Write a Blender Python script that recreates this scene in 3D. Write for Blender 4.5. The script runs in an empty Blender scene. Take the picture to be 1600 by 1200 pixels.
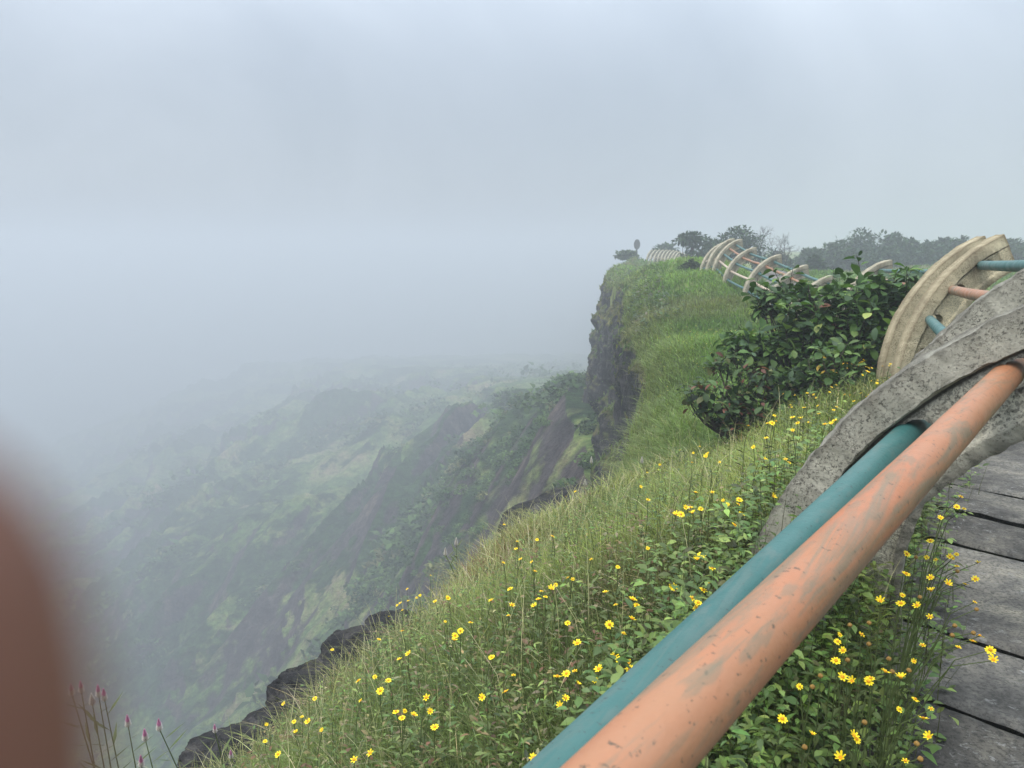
import bpy, math, random
import numpy as np
from mathutils import Vector, Matrix
random.seed(7); rng = np.random.default_rng(11)
R = math.radians
scene = bpy.context.scene
C = scene.collection

# ------------------------------------------------------------ camera
PITCH = R(9.5)
cd = bpy.data.cameras.new('camera'); cam = bpy.data.objects.new('camera', cd); C.objects.link(cam)
cam.location = (0, 0, 0); cam.rotation_euler = (math.pi/2 - PITCH, 0, 0)
cd.sensor_width = 36; cd.lens = 27; cd.clip_start = 0.002; cd.clip_end = 6000
cd.dof.use_dof = True; cd.dof.focus_distance = 2.4; cd.dof.aperture_fstop = 11.5   # a phone lens: opening about 2.3 mm wide
scene.camera = cam
# ------------------------------------------------------------ sky, sun, exposure
SUN_EL, SUN_AZ = R(64), R(-120)     # behind the cloud, high and to the right rear
w = bpy.data.worlds.new('World'); scene.world = w; w.use_nodes = True
nt = w.node_tree; nt.nodes.clear()
def N(nt, kind, **kw):
    n = nt.nodes.new(kind)
    for k, v in kw.items():
        if k.startswith('i_'): n.inputs[k[2:].replace('_', ' ')].default_value = v
        elif k.startswith('n_'): n.inputs[int(k[2:])].default_value = v
        else: setattr(n, k, v)
    return n
def L(nt, a, b): nt.links.new(a, b)
sky = N(nt, 'ShaderNodeTexSky', sky_type='NISHITA', sun_disc=False, sun_elevation=SUN_EL, sun_rotation=SUN_AZ, dust_density=6.0)
tc = N(nt, 'ShaderNodeTexCoord'); sep = N(nt, 'ShaderNodeSeparateXYZ'); L(nt, tc.outputs['Generated'], sep.inputs[0])
cl = N(nt, 'ShaderNodeTexNoise', i_Scale=2.3, i_Detail=4.0, i_Roughness=.5, i_Distortion=.6); L(nt, tc.outputs['Generated'], cl.inputs['Vector'])
ramp = N(nt, 'ShaderNodeValToRGB'); L(nt, cl.outputs['Fac'], ramp.inputs[0])
ramp.color_ramp.elements[0].position = .32; ramp.color_ramp.elements[0].color = (.66, .755, .87, 1)
ramp.color_ramp.elements[1].position = .68; ramp.color_ramp.elements[1].color = (.95, 1.05, 1.17, 1)
mr = N(nt, 'ShaderNodeMapRange', interpolation_type='SMOOTHSTEP', n_1=.14, n_2=.85, n_3=.575, n_4=2.6); L(nt, sep.outputs['Z'], mr.inputs[0])   # overcast: brighter overhead
side = N(nt, 'ShaderNodeMapRange', n_1=-.2, n_2=.8, n_3=.97, n_4=1.14); L(nt, sep.outputs['X'], side.inputs[0])     # the cloud is thinner to the right
sm = N(nt, 'ShaderNodeMath', operation='MULTIPLY'); L(nt, mr.outputs[0], sm.inputs[0]); L(nt, side.outputs[0], sm.inputs[1])
mul = N(nt, 'ShaderNodeVectorMath', operation='SCALE'); L(nt, ramp.outputs[0], mul.inputs[0]); L(nt, sm.outputs[0], mul.inputs['Scale'])
bg1 = N(nt, 'ShaderNodeBackground'); L(nt, mul.outputs[0], bg1.inputs[0]); bg1.inputs[1].default_value = .97
bg2 = N(nt, 'ShaderNodeBackground'); L(nt, sky.outputs[0], bg2.inputs[0]); bg2.inputs[1].default_value = .05
add = N(nt, 'ShaderNodeAddShader'); L(nt, bg1.outputs[0], add.inputs[0]); L(nt, bg2.outputs[0], add.inputs[1])
wo = N(nt, 'ShaderNodeOutputWorld'); L(nt, add.outputs[0], wo.inputs[0])
ld = bpy.data.lights.new('sun', 'SUN'); ld.energy = 2.3; ld.angle = R(22); ld.color = (1, .96, .9)
sun = bpy.data.objects.new('sun', ld); C.objects.link(sun)
sdir = Vector((math.sin(SUN_AZ)*math.cos(SUN_EL), math.cos(SUN_AZ)*math.cos(SUN_EL), math.sin(SUN_EL)))
sun.rotation_euler = sdir.to_track_quat('Z', 'Y').to_euler()
scene.view_settings.view_transform = 'Standard'; scene.view_settings.look = 'None'
scene.view_settings.exposure = 0; scene.view_settings.gamma = 1
cy = scene.cycles
cy.use_denoising = True
cy.max_bounces = 6; cy.diffuse_bounces = 3; cy.glossy_bounces = 2; cy.transmission_bounces = 2
cy.volume_bounces = 3; cy.transparent_max_bounces = 12
cy.use_adaptive_sampling = True; cy.adaptive_threshold = .015

HAZE = .0062
# ------------------------------------------------------------ helpers
def pix(u, v, t):
    """photo pixel (1600x1200) and forward distance -> point"""
    xc, yc = (u-800)/1200, (600-v)/1200
    c, s = math.cos(PITCH), math.sin(PITCH)
    return Vector((xc*t, (c+yc*s)*t, (yc*c-s)*t))
def _h(ix, iy, iz, seed):
    n = (ix*374761393 + iy*668265263 + iz*2147483647 + seed*144665) & 0xffffffff
    n = ((n ^ (n >> 13))*1274126177) & 0xffffffff
    n = ((n ^ (n >> 16))*2246822519) & 0xffffffff
    return ((n ^ (n >> 15)) & 0xffffff)/float(0xffffff)
def noise(P, scale=1.0, seed=0):
    P = np.asarray(P, float)*scale
    i = np.floor(P).astype(np.int64); f = P-i; f = f*f*(3-2*f)
    r = 0
    for dx in (0, 1):
        for dy in (0, 1):
            for dz in (0, 1):
                r = r + _h(i[..., 0]+dx, i[..., 1]+dy, i[..., 2]+dz, seed)*np.where(dx, f[..., 0], 1-f[..., 0])*np.where(dy, f[..., 1], 1-f[..., 1])*np.where(dz, f[..., 2], 1-f[..., 2])
    return r*2-1
def fbm(P, scale=1.0, oct=4, seed=0, gain=.5):
    a, r, tot = 1., 0., 0.
    for k in range(oct):
        r = r+a*noise(P, scale*2.03**k, seed+k*17); tot += a; a *= gain
    return r/tot
def p3(X, Y, Z=0): X, Y = np.broadcast_arrays(X, Y); return np.stack([X, Y, np.broadcast_to(Z, X.shape)], -1)

def link(name, me, mat=None, parent=None):
    o = bpy.data.objects.new(name, me); C.objects.link(o)
    if mat is not None and me is not None:
        for m in (mat if isinstance(mat, (list, tuple)) else [mat]): me.materials.append(m)
    if parent is not None: o.parent = parent
    return o
def mesh_np(name, V, quads=None, tris=None, smooth=False, tint=None, mats=None):
    me = bpy.data.meshes.new(name)
    V = np.asarray(V, np.float32)
    nq = 0 if quads is None else len(quads); n3 = 0 if tris is None else len(tris)
    me.vertices.add(len(V)); me.vertices.foreach_set('co', V.ravel())
    me.loops.add(nq*4+n3*3); me.polygons.add(nq+n3)
    li, st = [], []
    if nq: li.append(np.asarray(quads, np.int32).ravel())
    if n3: li.append(np.asarray(tris, np.int32).ravel())
    me.loops.foreach_set('vertex_index', np.concatenate(li))
    me.polygons.foreach_set('loop_start', np.concatenate([np.arange(nq)*4, nq*4+np.arange(n3)*3]).astype(np.int32))
    me.update(calc_edges=True)
    if smooth: me.polygons.foreach_set('use_smooth', np.ones(nq+n3, bool))
    if mats is not None: me.polygons.foreach_set('material_index', np.asarray(mats, np.int32))
    if tint is not None:
        a = me.color_attributes.new('tint', 'FLOAT_COLOR', 'POINT')
        a.data.foreach_set('color', np.c_[tint, np.ones(len(tint))].astype(np.float32).ravel())
    me.validate(); return me
def grid_faces(nu, nv):
    i = np.arange(nu-1)[:, None]*nv+np.arange(nv-1)[None, :]
    return np.stack([i, i+nv, i+nv+1, i+1], -1).reshape(-1, 4)
def merge(parts):
    """parts: list of (V, faces) -> V, faces"""
    Vs, Fs, n = [], [], 0
    for V, F in parts: Vs.append(V); Fs.append(np.asarray(F)+n); n += len(V)
    return np.concatenate(Vs), np.concatenate(Fs)
def tag(o, label=None, cat=None, group=None, kind=None):
    if label: o['label'] = label
    if cat: o['category'] = cat
    if group: o['group'] = group
    if kind: o['kind'] = kind
    return o
def empty(name, loc=(0, 0, 0), rz=0):
    o = bpy.data.objects.new(name, None); C.objects.link(o); o.location = loc; o.rotation_euler = (0, 0, rz); o.empty_display_size = .1; return o
def mat(name, rough=.9, spec=.3):
    m = bpy.data.materials.new(name); m.use_nodes = True; nt = m.node_tree
    b = nt.nodes['Principled BSDF']; b.inputs['Roughness'].default_value = rough; b.inputs['Specular IOR Level'].default_value = spec
    return m, nt, b
def nz(nt, scale, detail=4, rough=.55, coord='Object', vec=None, dist=0, stretch=None):
    n = N(nt, 'ShaderNodeTexNoise', i_Scale=scale, i_Detail=detail, i_Roughness=rough, i_Distortion=dist)
    if vec is None:
        t = N(nt, 'ShaderNodeTexCoord'); vec = t.outputs[coord]
    if stretch:
        mp = N(nt, 'ShaderNodeMapping'); mp.inputs['Scale'].default_value = stretch; L(nt, vec, mp.inputs['Vector']); vec = mp.outputs[0]
    L(nt, vec, n.inputs['Vector']); return n.outputs['Fac']
def cr(nt, fac, stops):
    r = N(nt, 'ShaderNodeValToRGB'); L(nt, fac, r.inputs[0]); e = r.color_ramp.elements
    while len(e) < len(stops): e.new(.5)
    for i, (p, c) in enumerate(stops):
        e[i].position = p; e[i].color = (*c, 1) if len(c) == 3 else c
    return r.outputs[0]
def mx(nt, fac, a, b, mode='MIX'):
    m = N(nt, 'ShaderNodeMix', data_type='RGBA', blend_type=mode)
    if isinstance(fac, (int, float)): m.inputs[0].default_value = fac
    else: L(nt, fac, m.inputs[0])
    for i, x in ((6, a), (7, b)):
        if isinstance(x, tuple): m.inputs[i].default_value = (*x, 1)
        else: L(nt, x, m.inputs[i])
    return m.outputs[2]
def bump(nt, b, h, strength=.5, dist=.02, prev=None):
    n = N(nt, 'ShaderNodeBump', i_Strength=strength, i_Distance=dist); L(nt, h, n.inputs['Height'])
    if prev is not None: L(nt, prev, n.inputs['Normal'])
    L(nt, n.outputs[0], b.inputs['Normal']); return n.outputs[0]
def g3(v): return (v, v, v)

# ------------------------------------------------------------ terrain functions (heights relative to the eye)
class TPS:
    def __init__(s, pts, lam=.0):
        P = np.array(pts, float); s.P = P[:, :2]; n = len(P)
        K = s.U(np.linalg.norm(s.P[:, None]-s.P[None], axis=2)) + lam*np.eye(n)
        A = np.zeros((n+3, n+3)); A[:n, :n] = K; A[:n, n] = 1; A[:n, n+1:] = s.P; A[n, :n] = 1; A[n+1:, :n] = s.P.T
        s.w = np.linalg.solve(A, np.r_[P[:, 2], 0, 0, 0])
    @staticmethod
    def U(r): return r*r*np.log(r+1e-9)
    def __call__(s, X, Y):
        X, Y = np.broadcast_arrays(np.asarray(X, float), np.asarray(Y, float)); Q = np.stack([X.ravel(), Y.ravel()], 1); out = np.empty(len(Q))
        for a in range(0, len(Q), 40000):
            q = Q[a:a+40000]; r = np.linalg.norm(q[:, None]-s.P[None], axis=2)
            out[a:a+40000] = s.U(r)@s.w[:-3] + s.w[-3] + q@s.w[-2:]
        return out.reshape(X.shape)
FENCE = [(-4.2, -3.6, -1.45), (-1.65, -.75, -1.27), (.63, 2.08, -1.18), (2.8, 5.45, -1.17), (3.94, 7.9, -1.25), (5.45, 12.9, -1.27), (5.3, 14.9, -1.57), (5.6, 17.1, -1.4), (5.61, 18.84, -1.17), (5.8, 21.42, -.97), (6.02, 23.4, -.70)]
PATH = [(-2.6, -5.6, -1.35), (-.4, -2.2, -1.28), (.75, .10, -1.25), (1.78, 1.78, -1.25), (2.58, 3.03, -1.25), (3.7, 4.65, -1.24), (4.95, 6.6, -1.25), (6.3, 9, -1.33), (7.3, 13, -1.5), (7.7, 18, -1.4), (8.6, 24, -1.1), (9.6, 28, -.92), (10.9, 34, -.62), (12.9, 45, -1.05), (13.4, 68, -.75), (18, 85, -.6)]
GP = [(x, y, z+(.0 if y < 15 else .17)) for x, y, z in FENCE[5:]] + [(-4.2, -3.6, -1.25), (-1.65, -.75, -1.12), (.60, 2.05, -.90), (.85, 1.85, -.92), (1.2, 2.45, -.88), (1.75, 3.4, -.98), (2.75, 5.45, -1.0), (3.94, 7.9, -1.25)] + [(x, y, z-.03) for x, y, z in PATH] + [
 (2.3, 5.9, -1.2), (1.8, 5.3, -1.32), (1.47, 5.7, -1.62), (.84, 6.1, -1.88), (.47, 6.1, -2.0), (0, 5.4, -2.0), (-.35, 5.0, -2.03), (-.59, 4.2, -2.1), (-.9, 3.9, -2.16), (-1.2, 3.4, -2.3), (-1.5, 3.0, -2.4), (-3, 1, -2.6), (-6, -5, -3),
 (0, 3.2, -1.45), (-.6, 2.4, -1.62), (.6, 4.2, -1.5),
 (1.4, 7.8, -2.1), (2.2, 7.2, -1.8), (1.8, 10.3, -2.08), (2.5, 13.4, -1.8), (3.0, 17.5, -1.6), (3.4, 22, -1.45), (4.3, 28, -1.1), (5.2, 34, -.85), (4.5, 40, -1.45), (6.2, 50, -.65), (9, 62, 0), (14, 75, 0),
 (3.4, 10.4, -1.75), (4.2, 15, -1.6), (4.6, 20, -1.3), (6.3, 26.2, -.62), (7.2, 30, -.2), (8.6, 36, -.35), (11.5, 50, -1.4), (11.5, 58, -1.1), (11.5, 66, -.9), (8.5, 48, -.85),
 (14, 5, -1.35), (20, 15, -1.45), (24, 35, -1.0), (30, 60, -.6), (45, 100, -.45), (20, 105, -.5), (80, 60, -.9), (90, 130, -.2), (30, 150, .5), (10, -12, -1.4), (60, 5, -1.8), (140, 40, -1.5), (-2, -14, -1.8), (160, 160, 0)]
_g = TPS(GP)
RIM = np.array([(-9, -16), (-7, -8), (-4.6, -2), (-2.9, 1.0), (-2.0, 2.4), (-1.6, 3.05), (-1.25, 3.45), (-.95, 4.05), (-.62, 4.3), (-.4, 5.1), (-.05, 5.65), (.45, 6.35), (.95, 6.65), (1.12, 7.2), (1.3, 8.2), (1.8, 10.3), (2.5, 13.4), (2.85, 17), (3.35, 22), (4.3, 28), (5.2, 33), (5.25, 37), (5.2, 41.5), (5.9, 47), (7.0, 52), (9, 60), (13, 72), (20, 90), (40, 125), (60, 180), (70, 260)], float)
def rim_fine(step=.12):
    out = []
    n = len(RIM)
    for i in range(n-1):
        p0, p1, p2, p3_ = RIM[max(i-1, 0)], RIM[i], RIM[i+1], RIM[min(i+2, n-1)]
        k = max(2, int(np.linalg.norm(p2-p1)/step))
        for t in np.arange(k)/k:
            out.append(.5*((2*p1)+(-p0+p2)*t+(2*p0-5*p1+4*p2-p3_)*t*t+(-p0+3*p1-3*p2+p3_)*t**3))
    return np.array(out)
RF = rim_fine()
def rim_d(X, Y):
    """signed distance to the rim, positive on the plateau side (right of the line)"""
    X, Y = np.broadcast_arrays(np.asarray(X, float), np.asarray(Y, float)); Q = np.stack([X.ravel(), Y.ravel()], 1); out = np.empty(len(Q))
    rad = np.hypot(Q[:, 0], Q[:, 1]); near = RF[(np.hypot(*RF.T) < 52)]
    for sel, pts in ((rad < 40, near[::3]), (rad >= 40, RF[::14])):
        ix = np.nonzero(sel)[0]
        if len(ix): out[ix] = _rd(Q[ix], pts)
    return out.reshape(X.shape)
def _rd(Q, pts):
    A, B = pts[:-1], pts[1:]; D = B-A; dd = (D**2).sum(1); out = np.empty(len(Q))
    for a in range(0, len(Q), 4000):
        q = Q[a:a+4000, None]; t = np.clip(((q-A)*D).sum(2)/dd, 0, 1); e = q-(A+t[..., None]*D); r2 = (e**2).sum(2); k = r2.argmin(1); ii = np.arange(len(k))
        cr_ = D[k, 0]*e[ii, k, 1]-D[k, 1]*e[ii, k, 0]
        out[a:a+4000] = np.sqrt(r2[ii, k])*np.where(cr_ < 0, 1, -1)
    return out
PL = np.array(PATH)
def cr_fine(k=12):
    out = []; n = len(PL)
    for i in range(n-1):
        a, b, c, d = PL[max(i-1, 0)], PL[i], PL[i+1], PL[min(i+2, n-1)]
        for t in np.arange(k)/k: out.append(.5*((2*b)+(c-a)*t+(2*a-5*b+4*c-d)*t*t+(3*b-a-3*c+d)*t**3))
    return np.array(out+[PL[-1]])
PF = cr_fine()
def path_d(X, Y, withz=False):
    X, Y = np.broadcast_arrays(np.asarray(X, float), np.asarray(Y, float)); best = np.full(X.shape, 1e9); zz = np.zeros(X.shape)
    for a, b in zip(PF[:-1], PF[1:]):
        d = (b-a)[:2]; t = np.clip(((X-a[0])*d[0]+(Y-a[1])*d[1])/(d@d), 0, 1)
        e = np.hypot(X-a[0]-t*d[0], Y-a[1]-t*d[1]); m = e < best; best = np.where(m, e, best); zz = np.where(m, a[2]+t*(b[2]-a[2]), zz)
    return (best, zz) if withz else best
def zg(X, Y, rough=True):
    X = np.asarray(X, float); Y = np.asarray(Y, float)
    z = _g(X, Y)
    r = np.hypot(X, Y)
    if rough:
        pd, pz = path_d(X, Y, True); k = np.clip((pd-.72)/.36, 0, 1); z = z*k+(pz-.05)*(1-k)
        P = p3(X, Y)
        z = z + k*(fbm(P, .9, 3, 3)*.07*np.clip(r/6, .5, 1.5) + fbm(P, .17, 3, 9)*.22*np.clip((r-8)/15, 0, 1))
    return z
VP = [(-2.5, 6, -11), (-4, 2, -11), (0, 10, -9.5), (1.0, 20, -9), (2.4, 34, -9.0), (2.6, 44, -9), (5, 60, -10), (12, 78, -9), (-9, -10, -14), (-30, -10, -30),
 tuple(pix(880, 750, 38)), tuple(pix(850, 650, 78)), tuple(pix(900, 570, 110)), tuple(pix(800, 610, 140)), tuple(pix(800, 700, 70)), tuple(pix(700, 800, 62)), tuple(pix(600, 900, 68)), tuple(pix(640, 960, 56)),
 tuple(pix(400, 1100, 78)), tuple(pix(300, 1150, 83)), tuple(pix(500, 900, 92)), tuple(pix(500, 1010, 76)), tuple(pix(500, 750, 145)), tuple(pix(300, 750, 215)), tuple(pix(500, 650, 240)), tuple(pix(600, 555, 430)), tuple(pix(700, 545, 430)), tuple(pix(850, 530, 430)), tuple(pix(700, 660, 150)),
 tuple(pix(100, 850, 190)), tuple(pix(100, 1100, 112)), tuple(pix(0, 950, 160)), tuple(pix(400, 580, 440)), tuple(pix(200, 680, 400)), tuple(pix(50, 720, 400)), tuple(pix(400, 850, 118)), tuple(pix(-200, 900, 270)), (-9, 24, -25), (-24, 36, -42), (-42, 45, -60), (-20, 8, -38),
 (-330, 430, -140), (-60, 560, -75), (-260, 120, -125), (-100, 20, -92), (60, 360, -30), (100, 480, -45), (-600, 600, -160), (-100, 900, -140), (-700, 0, -160), (300, 1000, -60)]
_v = TPS(VP, lam=40.)
def zv(X, Y):
    z = _v(X, Y); X = np.asarray(X, float); Y = np.asarray(Y, float)
    r = np.hypot(X, Y); k = np.clip((r-15)/110, 0.05, 1.6)
    u = X*.55+Y*.83; v = X*.83-Y*.55            # u runs up the fall line, v across it
    wob = fbm(p3(X, Y), .02, 2, 5)*14
    rd = 1-np.abs(fbm(p3(u*.2, v+wob), .055, 3, 21))*2.2          # ridges and gullies
    z = z + k*(rd-.5)*5.5 + k*fbm(p3(X, Y), .045, 4, 31)*3.2 + np.clip(k*2, .3, 1)*(1-np.abs(fbm(p3(u*.25, v+wob*.5), .16, 3, 23))*2.4-.5)*2.8
    st = fbm(p3(X, Y), .03, 2, 44)
    z = z + k*np.tanh(np.sin(z*.22+st*5)*2)*1.6                    # basalt steps
    b = np.abs(fbm(p3(X, Y, 3), .32, 3, 51)); z = z + (0.35+k*.35)*(.5-b)*1.0   # bushes
    return np.minimum(z, -np.maximum(8, r*(.172-.040*np.clip((r-90)/360, 0, 1)))+fbm(p3(X, Y), .05, 3, 61)*(1.5+r*.006))

# ------------------------------------------------------------ setting materials
def m_ground():
    m, nt, b = mat('turf_soil', .95, .1)
    a = cr(nt, nz(nt, 1.3, 5, .6), [(.3, (.030, .045, .014)), (.5, (.055, .085, .022)), (.7, (.10, .12, .035))])
    f = cr(nt, nz(nt, .085, 4, .6, stretch=(1, 2.2, 1)), [(.38, (.085, .135, .032)), (.52, (.15, .19, .055)), (.66, (.19, .17, .09))])
    far = N(nt, 'ShaderNodeTexCoord'); sp = N(nt, 'ShaderNodeSeparateXYZ'); L(nt, far.outputs['Object'], sp.inputs[0])
    k = N(nt, 'ShaderNodeMapRange', n_1=10, n_2=22); L(nt, sp.outputs['Y'], k.inputs[0])
    c = mx(nt, k.outputs[0], a, f)
    c = mx(nt, .35, c, cr(nt, nz(nt, 9, 4, .7), [(.3, g3(.35)), (.7, g3(1.4))]), 'MULTIPLY')
    L(nt, c, b.inputs['Base Color']); bump(nt, b, nz(nt, 6, 5, .7), .8, .1); return m
def m_valley():
    m, nt, b = mat('hillside_cover', .95, .1)
    ge = N(nt, 'ShaderNodeNewGeometry'); sp = N(nt, 'ShaderNodeSeparateXYZ'); L(nt, ge.outputs['Normal'], sp.inputs[0])
    rot = dict(stretch=(1, 1, 1))
    grass = cr(nt, nz(nt, .10, 8, .72, dist=.4), [(.34, (.040, .085, .024)), (.46, (.095, .165, .042)), (.54, (.19, .24, .075)), (.64, (.28, .23, .13))])
    trees = cr(nt, nz(nt, .5, 5, .7), [(.35, (.014, .034, .014)), (.65, (.050, .095, .030))])
    rock = cr(nt, nz(nt, .25, 6, .7), [(.3, (.026, .022, .025)), (.52, (.075, .062, .062)), (.72, (.16, .125, .10))])
    tm = cr(nt, nz(nt, .035, 5, .7, dist=.6), [(.49, g3(0)), (.53, g3(1))])
    c = mx(nt, tm, grass, trees)
    ad = N(nt, 'ShaderNodeMath', operation='MULTIPLY_ADD'); L(nt, nz(nt, .05, 6, .75), ad.inputs[0]); ad.inputs[1].default_value = .95; L(nt, sp.outputs['Z'], ad.inputs[2])
    rm = cr(nt, ad.outputs[0], [(0, g3(1)), (1, g3(0))])
    r2 = N(nt, 'ShaderNodeMapRange', n_1=1.22, n_2=1.13); L(nt, ad.outputs[0], r2.inputs[0])
    c = mx(nt, r2.outputs[0], c, rock)
    c = mx(nt, .85, c, cr(nt, nz(nt, 1.1, 7, .82), [(.36, g3(.30)), (.5, g3(.9)), (.64, g3(1.7))]), 'MULTIPLY')
    L(nt, c, b.inputs['Base Color']); bump(nt, b, nz(nt, 1.1, 6, .75), 1, 1.0); return m
def m_rock(name='basalt', moss=1.0, sc=1.0):
    m, nt, b = mat(name, .8, .35)
    ge = N(nt, 'ShaderNodeNewGeometry'); sp = N(nt, 'ShaderNodeSeparateXYZ'); L(nt, ge.outputs['Normal'], sp.inputs[0])
    base = cr(nt, nz(nt, 1.9*sc, 8, .75, stretch=(1, 1, .6), dist=.5), [(.38, (.008, .008, .009)), (.48, (.024, .023, .025)), (.58, (.060, .056, .055)), (.68, (.14, .125, .11)), (.8, (.22, .20, .17))])
    lay = cr(nt, nz(nt, 1.3*sc, 6, .75, stretch=(.6, .6, 3.2), dist=.4), [(.40, g3(.35)), (.50, g3(1)), (.62, g3(1.5))]); base = mx(nt, .8, base, lay, 'MULTIPLY')
    crk = N(nt, 'ShaderNodeTexVoronoi', feature='DISTANCE_TO_EDGE', i_Scale=1.5*sc); tcv = N(nt, 'ShaderNodeTexCoord'); wv = N(nt, 'ShaderNodeTexNoise', i_Scale=2.0*sc, i_Detail=4.0); L(nt, tcv.outputs['Object'], wv.inputs['Vector']); wm = mx(nt, .22, tcv.outputs['Object'], wv.outputs['Color'], 'ADD'); L(nt, wm, crk.inputs['Vector'])
    base = mx(nt, cr(nt, crk.outputs['Distance'], [(.0, g3(.9)), (.045, g3(0))]), base, (.005, .005, .006))
    sp2 = cr(nt, nz(nt, 26*sc, 4, .7), [(.62, g3(0)), (.72, g3(.5))])
    base = mx(nt, sp2, base, (.16, .16, .15))
    mc = cr(nt, nz(nt, 3*sc, 4, .7), [(.35, (.05, .075, .022)), (.65, (.15, .13, .05))])
    ad = N(nt, 'ShaderNodeMath', operation='MULTIPLY_ADD'); L(nt, nz(nt, .7*sc, 5, .7), ad.inputs[0]); ad.inputs[1].default_value = 1.6; L(nt, sp.outputs['Z'], ad.inputs[2])
    r2 = N(nt, 'ShaderNodeMapRange', n_1=1.12+(1-moss), n_2=1.34+(1-moss)); L(nt, ad.outputs[0], r2.inputs[0])
    c = mx(nt, r2.outputs[0], base, mc)
    L(nt, c, b.inputs['Base Color'])
    p = bump(nt, b, nz(nt, 2.2*sc, 8, .75, stretch=(1, 1, .5)), 1, .35/sc); bump(nt, b, nz(nt, 14*sc, 6, .8), .7, .05/sc, p); return m
M_GROUND, M_VALLEY, M_ROCK = m_ground(), m_valley(), m_rock('cliff_basalt')

# ------------------------------------------------------------ ground sheet, cliff face, valley
def polar(az, rr):
    A, RR = np.meshgrid(az, rr, indexing='ij'); return np.sin(A)*RR, np.cos(A)*RR
def build_ground():
    az = np.radians(np.concatenate([np.arange(-180, -45, 3), np.arange(-45, 50, .25), np.arange(50, 181, 3)]))
    rr = np.concatenate([[.01], np.geomspace(.6, 900, 420)])
    X, Y = polar(az, rr); Z = zg(X, Y); d = rim_d(X, Y)
    far = np.clip((rr-200)/300, 0, 1)[None]; Z = Z*(1-far)+(-2.0)*far
    edge = np.clip(1-d/.5, 0, 1); Z = Z-edge**2*.30-np.clip(-d, 0, 1)*9
    F = grid_faces(*X.shape); keep = (d.ravel()[F] > -.22).all(1)
    me = mesh_np('ground', p3(X, Y, 0).reshape(-1, 3)*[1, 1, 0]+np.c_[np.zeros((X.size, 2)), Z.ravel()], F[keep], smooth=True)
    tag(link('ground', me, M_GROUND), kind='structure')
def build_cliff():
    P = RF[(RF[:, 1] > -6) & (RF[:, 1] < 95)]
    n = len(P); T = np.gradient(P, axis=0); 
    for _ in range(6): T = (T+np.roll(T, 1, 0)+np.roll(T, -1, 0))/3
    T /= np.linalg.norm(T, axis=1)[:, None]; Nn = np.c_[-T[:, 1], T[:, 0]]
    top = zg(P[:, 0], P[:, 1]); foot = zv(P[:, 0]+Nn[:, 0]*3, P[:, 1]+Nn[:, 1]*3)-1.5
    m = 190; v = np.linspace(0, 1, m)**1.25
    H = (top-foot)[:, None]*v[None]
    s = np.concatenate([[0], np.cumsum(np.linalg.norm(np.diff(P, axis=0), axis=1))])[:, None]+0*H
    r = np.hypot(P[:, 0], P[:, 1])[:, None]; amp = np.clip((r-5)/22, .10, 1.)
    q = np.stack([s, H*.35, 0*s], -1)
    blocks = np.abs(fbm(q, .42, 3, 71))*-1.5+.35
    ledge = np.tanh(np.sin(H*1.15+fbm(q, .25, 2, 75)*5)*2.2)*.35*np.clip(H-1, 0, 1)
    fine = fbm(np.stack([s, H*.8, 0*s], -1), 1.7, 4, 81)*.32
    off = -.45+.6*np.clip(H/.5, 0, 1)**.6+amp*np.clip(H/1.5, 0, 1)*(blocks+ledge)+np.clip(H/.4, 0, 1)*fine*(.35+.65*amp)+.13*np.clip(H-2.5, 0, 99)
    X = P[:, :1]+Nn[:, :1]*off; Y = P[:, 1:]+Nn[:, 1:]*off
    Z = top[:, None]-.12-H+fine*.4*np.clip(H, 0, 1)
    me = mesh_np('cliff', np.stack([X, Y, Z], -1).reshape(-1, 3), grid_faces(n, m)[:, ::-1], smooth=True)
    tag(link('cliff', me, M_ROCK), kind='structure')
    return X, Y, Z
def build_valley():
    az = np.radians(np.arange(-100, 60, .16)); rr = np.geomspace(2.5, 1150, 620)
    X, Y = polar(az, rr); d = rim_d(X, Y); Z = zv(X, Y)
    Z = np.where(d > 0, Z-np.clip(d, 0, 6)*1.2-1, Z)       # stays under the plateau
    F = grid_faces(*X.shape); keep = (d.ravel()[F] < 9).any(1)
    me = mesh_np('valley', np.stack([X, Y, Z], -1).reshape(-1, 3), F[keep], smooth=True)
    tag(link('hills', me, M_VALLEY), kind='structure')
build_ground(); CLIFF = build_cliff(); build_valley()

# ------------------------------------------------------------ the air
def build_haze():
    x0, x1, y0, y1, z0, z1 = -1200, 1000, -1000, 1200, -230, 13.0
    V = [(x, y, z) for x in (x0, x1) for y in (y0, y1) for z in (z0, z1)]
    F = [(0, 1, 3, 2), (4, 6, 7, 5), (0, 4, 5, 1), (2, 3, 7, 6), (0, 2, 6, 4), (1, 5, 7, 3)]
    me = mesh_np('haze', V, F); m = bpy.data.materials.new('haze_air'); m.use_nodes = True; nt = m.node_tree; nt.nodes.clear()
    v = N(nt, 'ShaderNodeVolumePrincipled'); v.inputs['Color'].default_value = (.575, .605, .635, 1); v.inputs['Density'].default_value = HAZE; v.inputs['Anisotropy'].default_value = .1
    L(nt, v.outputs[0], N(nt, 'ShaderNodeOutputMaterial').inputs['Volume'])
    tag(link('haze', me, m), kind='stuff', label='pale mist filling the air over the plateau and the valley')
build_haze()

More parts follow.
